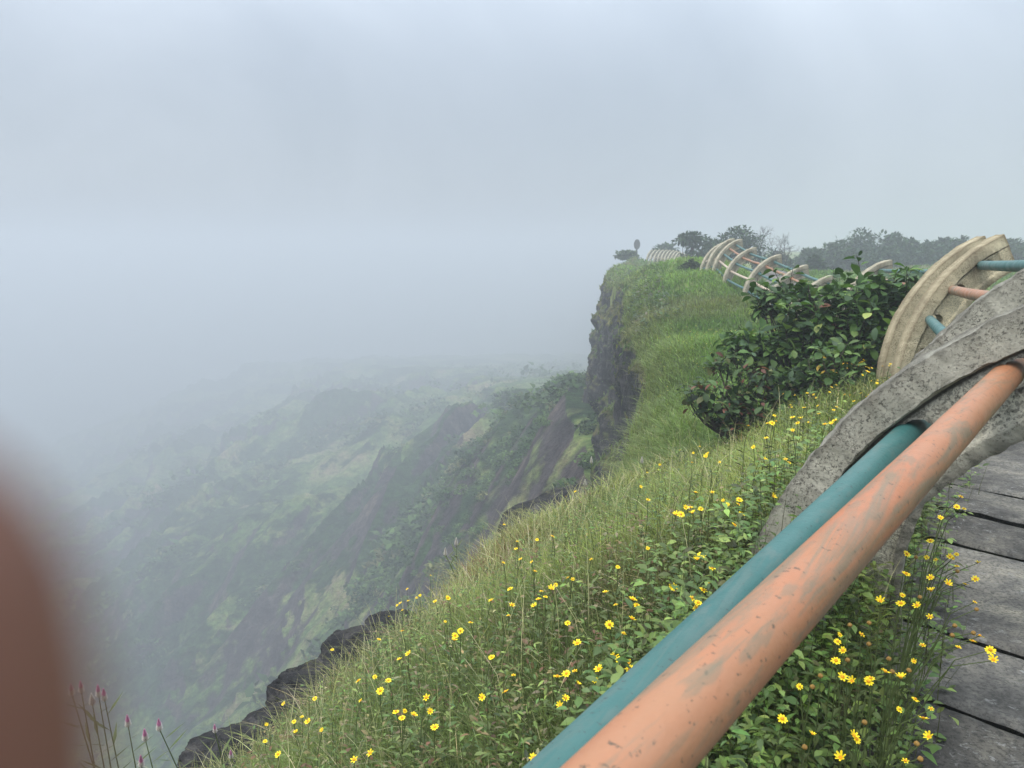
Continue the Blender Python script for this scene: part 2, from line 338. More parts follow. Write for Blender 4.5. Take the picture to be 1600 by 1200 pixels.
# ------------------------------------------------------------ concrete and pipe materials
def m_concrete(name, base, dirt_groove, grain, worn):
    m, nt, b = mat(name, .92, .2)
    c = cr(nt, nz(nt, 3.2, 5, .65), [(.3, tuple(x*.72 for x in base)), (.55, base), (.75, tuple(min(1, x*1.18) for x in base))])
    big = cr(nt, nz(nt, 5.5, 6, .72, dist=.4), [(.48-worn*.10, g3(0)), (.60-worn*.06, g3(1))])
    spk = cr(nt, nz(nt, 120, 5, .75), [(.52, g3(0)), (.58, g3(.8))])
    tcc = N(nt, 'ShaderNodeTexCoord'); off = N(nt, 'ShaderNodeVectorMath', operation='ADD'); L(nt, tcc.outputs['Object'], off.inputs[0]); off.inputs[1].default_value = (1.22, 0, 0)
    fl = N(nt, 'ShaderNodeVectorMath', operation='MULTIPLY'); L(nt, off.outputs[0], fl.inputs[0]); fl.inputs[1].default_value = (1, 0, 1)
    ln = N(nt, 'ShaderNodeVectorMath', operation='LENGTH'); L(nt, fl.outputs[0], ln.inputs[0])
    rec = cr(nt, ln.outputs['Value'], [(0, g3(0)), (1, g3(0))])
    m1 = N(nt, 'ShaderNodeMapRange', n_1=1.136, n_2=1.122); L(nt, ln.outputs['Value'], m1.inputs[0]); m2 = N(nt, 'ShaderNodeMapRange', n_1=.995, n_2=1.008); L(nt, ln.outputs['Value'], m2.inputs[0])
    rm = N(nt, 'ShaderNodeMath', operation='MULTIPLY'); L(nt, m1.outputs[0], rm.inputs[0]); L(nt, m2.outputs[0], rm.inputs[1])       # inside the sunk panel, where grime collects
    pit = cr(nt, nz(nt, 95, 4, .75), [(.49, g3(0)), (.54, g3(1))]); rp = N(nt, 'ShaderNodeMath', operation='MULTIPLY'); L(nt, pit, rp.inputs[0]); L(nt, rm.outputs[0], rp.inputs[1])
    rq = N(nt, 'ShaderNodeMath', operation='MULTIPLY'); L(nt, rp.outputs[0], rq.inputs[0]); rq.inputs[1].default_value = .9*worn
    c = mx(nt, rq.outputs[0], c, dirt_groove)
    gr = cr(nt, m1.outputs[0], [(0, g3(0)), (.22, g3(.85)), (.62, g3(.85)), (1, g3(0))]); c = mx(nt, gr, c, dirt_groove)  # thin darker line along the groove at the panel's outer edge
    f = mx(nt, 1.0, big, spk, 'MULTIPLY')
    c = mx(nt, f, c, dirt_groove)
    c = mx(nt, cr(nt, nz(nt, 150, 3, .6), [(.60, g3(0)), (.70, g3(.7))]), c, dirt_groove)
    ge = N(nt, 'ShaderNodeNewGeometry')
    po = cr(nt, ge.outputs['Pointiness'], [(.505, g3(0)), (.56, g3(.75))])
    c = mx(nt, po, c, grain)
    strk = cr(nt, nz(nt, 7, 4, .6, stretch=(1, 1, .15)), [(.55, g3(0)), (.72, g3(.5))])
    c = mx(nt, strk, c, (.12, .085, .05))
    L(nt, c, b.inputs['Base Color'])
    p = bump(nt, b, nz(nt, 75, 6, .8), 1, .02); bump(nt, b, nz(nt, 9, 5, .7), .6, .03, p); return m
M_CW = m_concrete('weathered_concrete', (.70, .665, .54), (.060, .055, .046), (.15, .14, .115), .62)
M_CP = m_concrete('cream_painted_concrete', (.80, .70, .47), (.11, .09, .06), (.22, .17, .10), .40)
M_CF = m_concrete('dull_beige_concrete', (.40, .36, .26), (.09, .08, .06), (.15, .13, .10), .5)
M_CS = m_concrete('dark_slab_concrete', (.15, .15, .15), (.035, .035, .036), (.05, .05, .045), .8)
def slab_mat():
    m, nt, b = mat('path_slab_concrete', 1.0, .05)
    c = cr(nt, nz(nt, 3.0, 8, .75, dist=.3), [(.34, (.045, .044, .042)), (.47, (.095, .092, .086)), (.58, (.155, .148, .130)), (.70, (.27, .25, .20))])
    c = mx(nt, cr(nt, nz(nt, 70, 4, .8), [(.42, g3(.6)), (.5, g3(0))]), c, (.035, .035, .034))
    at = N(nt, 'ShaderNodeAttribute', attribute_name='tint'); c = mx(nt, 1.0, c, at.outputs['Color'], 'MULTIPLY')
    w = cr(nt, nz(nt, 24, 6, .8, dist=.6), [(.55, g3(0)), (.64, g3(.55))])
    msk = cr(nt, nz(nt, 3.5, 4, .6), [(.42, g3(0)), (.6, g3(1))])
    c = mx(nt, mx(nt, 1.0, w, msk, 'MULTIPLY'), c, (.36, .36, .34))
    L(nt, c, b.inputs['Base Color']); p = bump(nt, b, nz(nt, 40, 6, .75), .8, .01); bump(nt, b, nz(nt, 6, 5, .7), .5, .03, p); return m
M_SLAB = slab_mat()
def m_pipe(name, col, fade, grime, rust=(.20, .055, .02), amt=.5):
    m, nt, b = mat(name, .5, .4)
    mt = nz(nt, 5, 5, .6, stretch=(1, 1, .25), dist=.3)
    c = mx(nt, cr(nt, mt, [(.38, g3(0)), (.66, g3(1))]), col, fade)
    st = cr(nt, nz(nt, 17, 7, .72, dist=.9, stretch=(1, 1, .16)), [(.47, g3(0)), (.58, g3(amt))]); c = mx(nt, st, c, grime)
    dots = cr(nt, nz(nt, 120, 4, .65), [(.62, g3(0)), (.67, g3(.85))]); c = mx(nt, dots, c, tuple(x*.35 for x in grime))
    sc = cr(nt, nz(nt, 30, 3, .5, stretch=(1, 1, .3)), [(.62, g3(0)), (.67, g3(.5))]); c = mx(nt, sc, c, grime)
    L(nt, c, b.inputs['Base Color'])
    L(nt, cr(nt, nz(nt, 12, 5, .6), [(.3, g3(.38)), (.7, g3(.62))]), b.inputs['Roughness'])
    p = bump(nt, b, nz(nt, 14, 4, .6), .22, .01); bump(nt, b, nz(nt, 160, 3, .6), .2, .002, p); return m
M_OR = m_pipe('orange_paint', (.33, .125, .055), (.29, .165, .092), (.145, .125, .08), amt=.75)
M_TE = m_pipe('teal_paint', (.022, .096, .088), (.055, .140, .128), (.080, .120, .105), amt=.5)
M_PALE = m_pipe('faded_pipe_paint', (.44, .33, .24), (.50, .42, .33), (.30, .25, .18))
M_RUST, _nt, _b = mat('rust', .95, .1); L(_nt, cr(_nt, nz(_nt, 60, 5, .7), [(.3, (.12, .03, .012)), (.7, (.36, .09, .03))]), _b.inputs['Base Color'])

# ------------------------------------------------------------ railing of curved concrete ribs and pipes
RO, RI, RP = 1.22, .95, 1.08
TH = [70.7, 57.2, 43.7, 30.2, 16.7]
def rib_pt(q, th, r, w=0.):
    """rib frame q = (x, y, z, azimuth): outward is left of the azimuth; w runs along it"""
    x, y, z, az = q[:4]; a = R(az); s = -RO+r*math.cos(R(th)); h = r*math.sin(R(th)); l = R(q[4]) if len(q) > 4 else 0
    s, h = s*math.cos(l)+h*math.sin(l), -s*math.sin(l)+h*math.cos(l)
    return Vector((x-math.cos(a)*s+math.sin(a)*w, y+math.sin(a)*s+math.cos(a)*w, z+h))
HT = .055
def rib_mesh(name, q, seed, detail, holes=True, amp=.004):
    th = np.concatenate([np.linspace(-26, 0, 3+detail//8, endpoint=False), np.linspace(0, 80, detail)])
    rs = [.95, .965, .99, 1.005, 1.03, 1.06, 1.09, 1.115, 1.128, 1.14, 1.17, 1.205, 1.22]
    if detail < 30: rs = [.95, 1.0, 1.01, 1.125, 1.135, 1.22]
    ring = [(r, 1) for r in rs]+[(RO-.001, 0)]*(detail >= 30)+[(r, -1) for r in rs[::-1]]+[(RI+.001, 0)]*(detail >= 30)
    V = np.zeros((len(th), len(ring), 3)); P2 = np.zeros((len(th), len(ring), 3))
    for i, t in enumerate(th):
        for j, (r, sd) in enumerate(ring):
            hw = HT*(.92 if (r in (RI, RO) and sd) else 1)
            if 1.0 <= r <= 1.132 and -30 < t < 75.5: hw -= .026 if r == 1.128 else .013
            rr = r+(.055*max(0, 40-max(t, 0))/40*(1.14-r)/.19 if r < 1.0 else 0)
            if i == len(th)-1: rr = RI+(r-RI); hw *= .95
            tt = max(t, 0); s = -RO+rr*math.cos(R(tt)); h = rr*math.sin(R(tt))+(t*R(1)*RO if t < 0 else 0)
            V[i, j] = (s, hw*sd, h); P2[i, j] = V[i, j]
    n = np.stack([fbm(P2, 9, 4, seed+k) for k in (1, 5, 9)], -1)*amp*2+np.stack([fbm(P2, 38, 3, seed+k) for k in (11, 15, 19)], -1)*amp*1.1
    V = V+n
    m = len(ring); k = len(th)
    i = np.arange(k-1)[:, None]*m+np.arange(m)[None]; j = np.arange(k-1)[:, None]*m+(np.arange(m)+1)[None] % m
    F = np.stack([i, j, j+m, i+m], -1).reshape(-1, 4)
    me = bpy.data.meshes.new(name)
    me.from_pydata(V.reshape(-1, 3).tolist(), [], F.tolist()+[list(range(m))[::-1], [(k-1)*m+x for x in range(m)]])
    me.update(); me.polygons.foreach_set('use_smooth', np.ones(len(me.polygons), bool))
    if holes:
        o = bpy.data.objects.new('tmp', me); C.objects.link(o); cut = []
        for t in TH:
            c = tube([Vector((-RO+RP*math.cos(R(t)), -.2, RP*math.sin(R(t)))), Vector((-RO+RP*math.cos(R(t)), .2, RP*math.sin(R(t))))], [.041, .041], 18, jag=.004, seed=seed+int(t))
            co = bpy.data.objects.new('cut', c); C.objects.link(co); cut.append(co)
            md = o.modifiers.new('b', 'BOOLEAN'); md.object = co; md.operation = 'DIFFERENCE'; md.solver = 'EXACT'
        bpy.context.view_layer.update(); dg = bpy.context.evaluated_depsgraph_get()
        me2 = bpy.data.meshes.new_from_object(o.evaluated_get(dg)); me2.name = name
        for x in cut+[o]: bpy.data.objects.remove(x)
        me = me2
    try: me.set_sharp_from_angle(angle=R(38))
    except Exception: pass
    return me
def tube(pts, rad, n=12, jag=0., seed=0, cap=True, arrays=False):
    pts = [Vector(p) for p in pts]; V = []; k = len(pts); up = None; rnd = random.Random(seed)
    for i, p in enumerate(pts):
        d = (pts[min(i+1, k-1)]-pts[max(i-1, 0)]).normalized()
        if up is None: up = d.orthogonal().normalized()
        up = (up-d*up.dot(d)).normalized(); s = d.cross(up)
        for j in range(n):
            a = 2*math.pi*j/n; r = rad[i]*(1+(rnd.uniform(-jag, jag)/rad[i] if jag else 0)); V.append(p+up*math.cos(a)*r+s*math.sin(a)*r)
    F = [(i*n+j, i*n+(j+1) % n, (i+1)*n+(j+1) % n, (i+1)*n+j) for i in range(k-1) for j in range(n)]
    if arrays: return np.array([tuple(v) for v in V]), np.array(F)
    if cap: F += [tuple(range(n))[::-1], tuple((k-1)*n+j for j in range(n))]
    me = bpy.data.meshes.new('tube'); me.from_pydata([tuple(v) for v in V], [], F); me.update()
    me.polygons.foreach_set('use_smooth', np.array([len(f) == 4 for f in F])); return me
RIBQ = [(-1.65, -.75, -1.32, 36), (.63, 2.08, -1.18, 28.7), (1.1, 2.5, -1.1, 30, 5), (2.8, 5.47, -1.29, -2, 16.5), (2.90, 5.90, -1.28, -2, 15.5), (3.94, 7.9, -1.37, -5, 15), (5.42, 12.9, -1.27, -15),
        (5.3, 14.9, -1.57, -14), (5.6, 17.1, -1.40, -14), (5.61, 18.84, -1.17, -16), (5.8, 21.42, -.97, -16), (6.02, 23.4, -.70, -20), (6.1, 24.5, -.66, -20)]
FAR_MESH = {}
def add_rib(q, parent, root_q, kind, seed):
    if kind == 'near': me = rib_mesh('rib', q, seed, 170, True, .0052); m = M_CW
    elif kind == 'mid': me = rib_mesh('rib', q, seed, 90, True, .0045); m = M_CP
    elif kind == 'far':
        if 'far' not in FAR_MESH: FAR_MESH['far'] = rib_mesh('rib', q, 5, 40, False, .004); FAR_MESH['far'].materials.append(M_CF)
        me = FAR_MESH['far']; m = None
    else:
        if 'tiny' not in FAR_MESH: FAR_MESH['tiny'] = rib_mesh('rib', q, 8, 14, False, .002); FAR_MESH['tiny'].materials.append(M_CF)
        me = FAR_MESH['tiny']; m = None
    o = link('rib', me, m, parent)
    o.location = Vector(q[:3])-Vector(root_q[:3])
    # local x = s (outward, -x in world at azimuth 0), local y = along
    a = R(q[3]); o.matrix_local = Matrix(((-math.cos(a), math.sin(a), 0, o.location.x), (math.sin(a), math.cos(a), 0, o.location.y), (0, 0, 1, o.location.z), (0, 0, 0, 1)))@Matrix.Rotation(R(q[4]) if len(q) > 4 else 0, 4, 'Y')
    return o
def pipe_obj(pts, rad, n, seed, m, parent):
    d = (pts[-1]-pts[0]).normalized(); rot = d.to_track_quat('Z', 'Y').to_matrix().to_4x4(); M = Matrix.Translation(pts[0])@rot; iv = M.inverted()
    o = link('pipe', tube([iv@p for p in pts], rad, n, seed=seed), m, parent); o.matrix_local = M; return o
def span(qa, qb, parent, root, rad, which=(0, 1, 2, 3, 4), seg=2, n=14, cols=None, wa=-.06, wb=.06, ext=0.):
    cols = cols or [M_TE, M_OR, M_TE, M_PALE, M_TE]
    for j in which:
        a = rib_pt(qa, TH[j], RP, wa); b = rib_pt(qb, TH[j], RP, wb); rt = Vector(root[:3])
        a = a+(a-b).normalized()*ext
        pts = [a.lerp(b, k/seg)-rt for k in range(seg+1)]
        pts = [p+Vector((0, 0, .012*rad/.03*math.sin(3.1*k/seg)*-1)) for k, p in enumerate(pts)]
        pipe_obj(pts, [rad]*(seg+1), n, j, cols[j], parent)
GR = 'lengths of curved rib railing along the cliff edge'
# the nearest length: its pipes run from behind the camera into the first rib
root = RIBQ[1]; rl = tag(empty('railing', root[:3]), 'nearest railing length, thick orange pipe over teal pipe running into a lichen grey curved rib', 'railing', GR)
add_rib(RIBQ[1], rl, root, 'near', 101); add_rib(RIBQ[0], rl, root, 'near', 140)
def near_pipe(j, back, m, rad):
    a = rib_pt(RIBQ[1], TH[j], RP, .12)-Vector(root[:3]); b = Vector(back)-Vector(root[:3]); d = (b-a).normalized(); e = a+d*3.6
    k = 40; pts = [a.lerp(e, i/k) for i in range(k+1)]
    o = pipe_obj(pts, [rad*(1+.006*math.sin(i*1.7)) for i in range(k+1)], 56, j, m, rl)
    c = a+d*.182
    V, F = tube([c-d*.010, c-d*.002, c+d*.007, c+d*.012], [rad+.007, rad+.0055, rad+.003, rad+.0008], 60, jag=.0028, seed=3, arrays=True)
    mm = bpy.data.meshes.new('weld_collar'); mm.from_pydata(V.tolist(), [], F.tolist()); mm.update()
    w_ = link('weld_collar', mm, M_RUST if j == 1 else m, o); w_.matrix_local = o.matrix_local.inverted()
near_pipe(1, pix(985, 1200, .55), M_OR, .0318); near_pipe(2, pix(893, 1200, .82), M_TE, .0335)
d12 = (pix(985, 1200, .55)-rib_pt(RIBQ[1], TH[1], RP))
near_pipe(0, rib_pt(RIBQ[1], TH[0], RP)+d12+Vector((.30, -.22, 0)), M_TE, .0335)
def railing(idx, kinds, label, rad, seg=2, n=14, cols=None, wa=-.06, which=(0, 1, 2, 3, 4)):
    root = RIBQ[idx[0]]; o = tag(empty('railing', root[:3]), label, 'railing', GR)
    for i, k in zip(idx, kinds): add_rib(RIBQ[i], o, root, k, 200+i*31)
    for a, b in zip(idx[:-1], idx[1:]): span(RIBQ[a], RIBQ[b], o, root, rad, seg=seg, n=n, cols=cols, wa=wa, which=which)
    return o
railing([2, 3], ['near', 'mid'], 'second railing length, its cream far rib pierced by teal and orange pipes', .031, 6, 24, wa=.0, which=(0, 1, 2))
railing([4, 5, 6], ['mid', 'mid', 'far'], 'railing length half hidden behind the big leafy shrub, one teal pipe showing above the leaves', .031, 4, 16)
railing([7, 8, 9, 10, 11], ['far']*5, 'cream ribbed railing length on the green crest, standing in front of the dark trees', .031, 2, 12)
q0 = RIBQ[12]; o = tag(empty('railing', q0[:3]), 'short cream railing end standing just past the crest behind the twin rib', 'railing', GR)
qn = (6.35, 26.3, -.75, -22); RIBQ.append(qn)
add_rib(q0, o, q0, 'far', 1); add_rib(qn, o, q0, 'far', 1); span(q0, qn, o, q0, .031, n=10, wa=-.1)
# the far length on the promontory
FQ = []
for k in range(13):
    f = k/12; FQ.append((11.0+.5*math.sin(f*2.6)+.1*f, 50+16*f, -1.22+.50*f+.16*math.sin(f*3.1), -46-4*f))
o = tag(empty('railing', FQ[0][:3]), 'farthest railing length, a row of pale ribs fading into the mist on the promontory', 'railing', GR)
for k, q in enumerate(FQ): add_rib(q, o, FQ[0], 'tiny', 1)
for a, b in zip(FQ[:-1], FQ[1:]): span(a, b, o, FQ[0], .02, n=6, seg=1, which=(0, 3))

# ------------------------------------------------------------ path of concrete slabs
def build_path():
    P = [Vector(p) for p in PATH]; fine = []
    for i in range(len(P)-1):
        a, b, c, d = P[max(i-1, 0)], P[i], P[i+1], P[min(i+2, len(P)-1)]
        for t in np.arange(40)/40: fine.append(.5*((2*b)+(c-a)*t+(2*a-5*b+4*c-d)*t*t+(3*b-a-3*c+d)*t**3))
    out, acc, nxt = [], 0., .13
    for a, b in zip(fine[:-1], fine[1:]):
        l = (b-a).length
        while acc+l > nxt: t = (nxt-acc)/l; out.append((a.lerp(b, t), (b-a).normalized())); nxt += .47
        acc += l
    rnd = random.Random(4); bm = []; tn = []
    for c, d in out:
        near = c.length < 9; nx, ny = (26, 10) if near else (6, 2)
        s = Vector((d.y, -d.x, 0)).normalized(); u = s.cross(d).normalized()*1; u = u if u.z > 0 else -u
        skew = R(13)+R(rnd.uniform(-.8, .8)); d2 = (Matrix.Rotation(-skew, 3, 'Z')@d).normalized(); s2 = d2.cross(u).normalized()
        L2, W2, H2 = .2185+rnd.uniform(-.003, .003), .86+rnd.uniform(-.02, .03), .07; tl = rnd.uniform(-.008, .008); c = c+u*(.0+rnd.uniform(-.007, .007))
        xs = np.linspace(-W2, W2, nx+1); ys = np.concatenate([[-L2, -L2+.012], np.linspace(-L2+.03, L2-.03, ny-1), [L2-.012, L2]])
        g = np.array([[[x, y, tl*y/L2+0*x] for y in ys] for x in xs]); w = np.array(c)+g[..., :1]*np.array(s2)+g[..., 1:2]*np.array(d2)
        h = fbm(w, 5, 4, 7)*.006+fbm(w, 22, 3, 2)*.004
        ed = np.minimum(np.minimum(np.abs(g[..., 0]+W2), np.abs(W2-g[..., 0])), np.minimum(np.abs(g[..., 1]+L2), np.abs(L2-g[..., 1])))
        h = h-np.clip(1-ed/.014, 0, 1)**2*(.011+.008*noise(w, 14, 3))+g[..., 2]
        top = w+np.array(u)*h[..., None]
        n, m = len(xs), len(ys); V = [top.reshape(-1, 3)]; F = [grid_faces(n, m)]
        b = np.concatenate([np.arange(m), np.arange(1, n)*m+m-1, (n-1)*m+np.arange(m-2, -1, -1), np.arange(n-2, 0, -1)*m])
        V.append(V[0][b]-np.array(u)*H2); k = n*m+np.arange(len(b)); 
        F.append(np.stack([b, k, np.roll(k, -1), np.roll(b, -1)], -1)); bm.append((np.concatenate(V), np.concatenate(F))); tn.append(np.repeat(np.array([[rnd.uniform(.75, 1.35)]*3])*[1, .98, .94], len(bm[-1][0]), 0))
    V, F = merge(bm); tag(link('path', mesh_np('path', V, F, smooth=True, tint=np.concatenate(tn)), M_SLAB), kind='structure')
build_path()

# ------------------------------------------------------------ vegetation meshes (numpy)
def m_leaf(name, rough=.55, trans=.35, spec=.35):
    m, nt, b = mat(name, rough, spec); at = N(nt, 'ShaderNodeAttribute', attribute_name='tint')
    L(nt, at.outputs['Color'], b.inputs['Base Color'])
    t = N(nt, 'ShaderNodeBsdfTranslucent'); g = mx(nt, 1.0, at.outputs['Color'], (1.25, 1.35, .7), 'MULTIPLY'); L(nt, g, t.inputs[0])
    ms = N(nt, 'ShaderNodeMixShader'); ms.inputs[0].default_value = trans; L(nt, b.outputs[0], ms.inputs[1]); L(nt, t.outputs[0], ms.inputs[2])
    L(nt, ms.outputs[0], nt.nodes['Material Output'].inputs[0]); return m
M_GRASS = m_leaf('grass_blade', .6, .35); M_HERB = m_leaf('herb_leaf', .5, .3, .4); M_BUSH = m_leaf('shrub_leaf', .55, .25, .3); M_CROWN = m_leaf('tree_leaf', .7, .2, .2)
M_BARK, _nt, _b = mat('bark', .95, .1); L(_nt, cr(_nt, nz(_nt, 30, 5, .7, stretch=(1, 1, .2)), [(.3, (.02, .016, .013)), (.7, (.09, .075, .06))]), _b.inputs['Base Color'])
def blades(P, h, w, az, lean, tint, levels=(0, .4, .75, 1.), width=(1, .85, .5, 0)):
    n = len(P); d = np.c_[np.cos(az), np.sin(az), 0*az]; sa = az+rng.uniform(.9, 2.2, n); sd = np.c_[np.cos(sa), np.sin(sa), 0*sa]
    rows = []
    for t, ww in zip(levels, width):
        c = P+d*(h*lean*t*t)[:, None]+np.c_[0*h, 0*h, h*(t-.35*lean*t*t)]
        if ww > 0: rows += [c-sd*(w*ww/2)[:, None], c+sd*(w*ww/2)[:, None]]
        else: rows += [c]
    V = np.stack(rows, 1).reshape(-1, 3); k = len(rows); b = np.arange(n)[:, None]*k
    Q = np.concatenate([b+np.array([[i*2, i*2+1, i*2+3, i*2+2]]) for i in range(len(levels)-2)]); T = b+np.array([[k-3, k-2, k-1]])
    return V, Q, T, np.repeat(tint, k, 0)
def leaves(P, D, U, l, w, tint, shape=(.8, 1., .55), fold=.25, droop=.25):
    """leaf surfaces: base P, direction D, up U"""
    n = len(P); D = D/np.linalg.norm(D, axis=1)[:, None]; S = np.cross(D, U); S /= np.linalg.norm(S, axis=1)[:, None]+1e-9; U = np.cross(S, D)
    l = l[:, None]; w = w[:, None]; rows = [P]
    for t, ww in zip((.28, .55, .8), shape):
        c = P+D*l*t-U*l*droop*t*t; rows += [c-S*w*ww/2+U*w*ww*fold/2, c, c+S*w*ww/2+U*w*ww*fold/2]
    rows += [P+D*l-U*l*droop*1.05]
    V = np.stack(rows, 1).reshape(-1, 3); b = np.arange(n)[:, None]*11
    T = np.concatenate([b+np.array([x]) for x in ((0, 2, 1), (0, 3, 2), (7, 8, 10), (8, 9, 10))])
    Q = np.concatenate([b+np.array([x]) for x in ((1, 2, 5, 4), (2, 3, 6, 5), (4, 5, 8, 7), (5, 6, 9, 8))])
    return V, Q, T, np.repeat(tint, 11, 0)
def join(lst):
    V, Q, T, C_, n = [], [], [], [], 0
    for v, q, t, c in lst: V.append(v); Q.append(q+n); T.append(t+n); C_.append(c); n += len(v)
    return np.concatenate(V), np.concatenate(Q), np.concatenate(T), np.concatenate(C_)
def leaf_mesh(name, lst): V, Q, T, c = join(lst); return mesh_np(name, V, Q, T, smooth=False, tint=c)
def jit(c, n, a=.25, hue=.12):
    c = np.array(c)[None]*np.ones((n, 1)); return np.clip(c*np.exp(rng.normal(0, a, (n, 1)))*np.exp(rng.normal(0, hue, (n, 3))), .004, .9)
def scatter(n, az0, az1, r0, r1, power=1.0):
    """points around the terrain, denser near"""
    az = np.radians(rng.uniform(az0, az1, n)); u = rng.uniform(0, 1, n)
    r = r0*(r1/r0)**u if power == 1 else (r0**(1-power)+u*(r1**(1-power)-r0**(1-power)))**(1/(1-power))
    return np.sin(az)*r, np.cos(az)*r
def on_ground(X, Y, dmin=-.12, pmin=.82):
    d = rim_d(X, Y); pd = path_d(X, Y)+.14*fbm(p3(X, Y), 1.6, 3, 77)
    k = (d > dmin) & (pd > pmin); X, Y, d = X[k], Y[k], d[k]
    return X, Y, zg(X, Y)-np.clip(1-d/.5, 0, 1)**2*.28, d
def patch(X, Y, sc, seed): return fbm(p3(X, Y), sc, 3, seed)*.5+.5
def mixc(a, b, k): return np.array(a)[None]*(1-k[:, None])+np.array(b)[None]*k[:, None]
GREEN, LIME, DRY, STRAW, RUSTY, DEEP = (.095, .130, .028), (.205, .245, .055), (.29, .26, .115), (.50, .45, .27), (.15, .075, .032), (.03, .06, .014)
def tints(X, Y, d, n):
    k1 = np.clip((patch(X, Y, .7, 5)-.42)*4, 0, 1); c = mixc(GREEN, LIME, k1)
    dry = np.clip(1.2-d/.8, 0, 1)*.75+np.clip((patch(X, Y, .5, 8)-.55)*5, 0, 1)*.5
    r = np.hypot(X, Y); far = np.clip((r-6.5)/3, 0, 1); dry = dry*(1-.6*far)
    c = c*(1-dry[:, None]*.8)+np.array(DRY)*dry[:, None]*.8
    ru = np.exp(-((X+.12)**2+(Y-4.5)**2)/.12)+.7*np.exp(-((X-.35)**2+(Y-4.1)**2)/.08)+np.clip((patch(X, Y, 1.7, 12)-.66)*7, 0, 1)*.6; ru = np.clip(ru*(rng.uniform(0, 1, len(X)) < .6), 0, 1)[:, None]
    c = c*(1-ru)+np.array(RUSTY)*ru
    st = (rng.uniform(0, 1, len(X)) < .05+.22*dry)[:, None]; c = np.where(st, np.array(STRAW)*.8, c)
    c = c*np.exp(rng.normal(0, .28, (len(X), 1)))*np.exp(rng.normal(0, .07, (len(X), 3)))
    return c
def build_grass():
    lst = []
    # near turf
    X, Y = scatter(270000, -50, 52, 1.0, 9.5, 1.25); X, Y, Z, d = on_ground(X, Y)
    n = len(X); h = rng.uniform(.05, .17, n)*(.6+.8*patch(X, Y, 1.1, 3))*np.where(d < .7, 1.35, 1); r = np.hypot(X, Y)
    lst.append(blades(np.c_[X, Y, Z-.02], h, np.clip(r*.0011, .0022, .01)*rng.uniform(.7, 1.5, n), rng.uniform(0, 6.28, n), rng.uniform(.3, 1.5, n), tints(X, Y, d, n)))
    # bent straw stalks
    X, Y = scatter(16000, -50, 50, 1.6, 10, 1.2); X, Y, Z, d = on_ground(X, Y); k = rng.uniform(0, 1, len(X)) < np.clip(1.3-d/1.1, .12, 1)*np.clip(patch(X, Y, .8, 61)*2.4-.5, .1, 1); X, Y, Z, d = X[k], Y[k], Z[k], d[k]
    n = len(X); c = mixc(STRAW, LIME, rng.uniform(0, .6, n))*np.exp(rng.normal(0, .2, (n, 1)))
    lst.append(blades(np.c_[X, Y, Z], rng.uniform(.16, .36, n), np.hypot(X, Y)*.0006+.0006, rng.uniform(0, 6.28, n), rng.uniform(.1, .7, n), c))
    # the green slope and the promontory
    X, Y = scatter(230000, -5, 33, 7.0, 62, 1.15); X, Y, Z, d = on_ground(X, Y); n = len(X); r = np.hypot(X, Y)
    k1 = np.clip((patch(X, Y, .35, 15)-.4)*3.5, 0, 1); c = mixc((.085, .155, .026), (.15, .235, .048), k1)
    wd = np.clip((patch(X, Y, .22, 19)-.56)*6, 0, 1)*np.clip((r-14)/8, 0, 1); wd = np.clip(wd+np.clip(1-d/1.0, 0, 1)*.5, 0, 1)[:, None]; c = c*(1-wd)+np.array((.17, .165, .065))*wd
    c = c*np.exp(rng.normal(0, .3, (n, 1)))*np.exp(rng.normal(0, .06, (n, 3)))
    lst.append(blades(np.c_[X, Y, Z-.03], rng.uniform(.12, .30, n)*(.6+.9*patch(X, Y, .8, 23)), r*.0013, rng.normal(-2.2, 1.5, n), rng.uniform(.2, 1.6, n), c))
    # field inland
    X, Y = scatter(60000, 17, 50, 8, 90, 1.3); X, Y, Z, d = on_ground(X, Y); k = d > 2; X, Y, Z = X[k], Y[k], Z[k]; n = len(X); r = np.hypot(X, Y)
    k1 = np.clip((patch(X, Y, .09, 35)-.42)*5, 0, 1); c = mixc((.085, .15, .03), (.17, .19, .07), k1)*np.exp(rng.normal(0, .25, (n, 1)))
    lst.append(blades(np.c_[X, Y, Z-.02], rng.uniform(.04, .12, n), r*.002, rng.uniform(0, 6.28, n), rng.uniform(.3, 1.2, n), c))
    me = leaf_mesh('grass', lst); tag(link('grass', me, M_GRASS), 'long green and straw coloured grass covering the cliff top', kind='stuff')
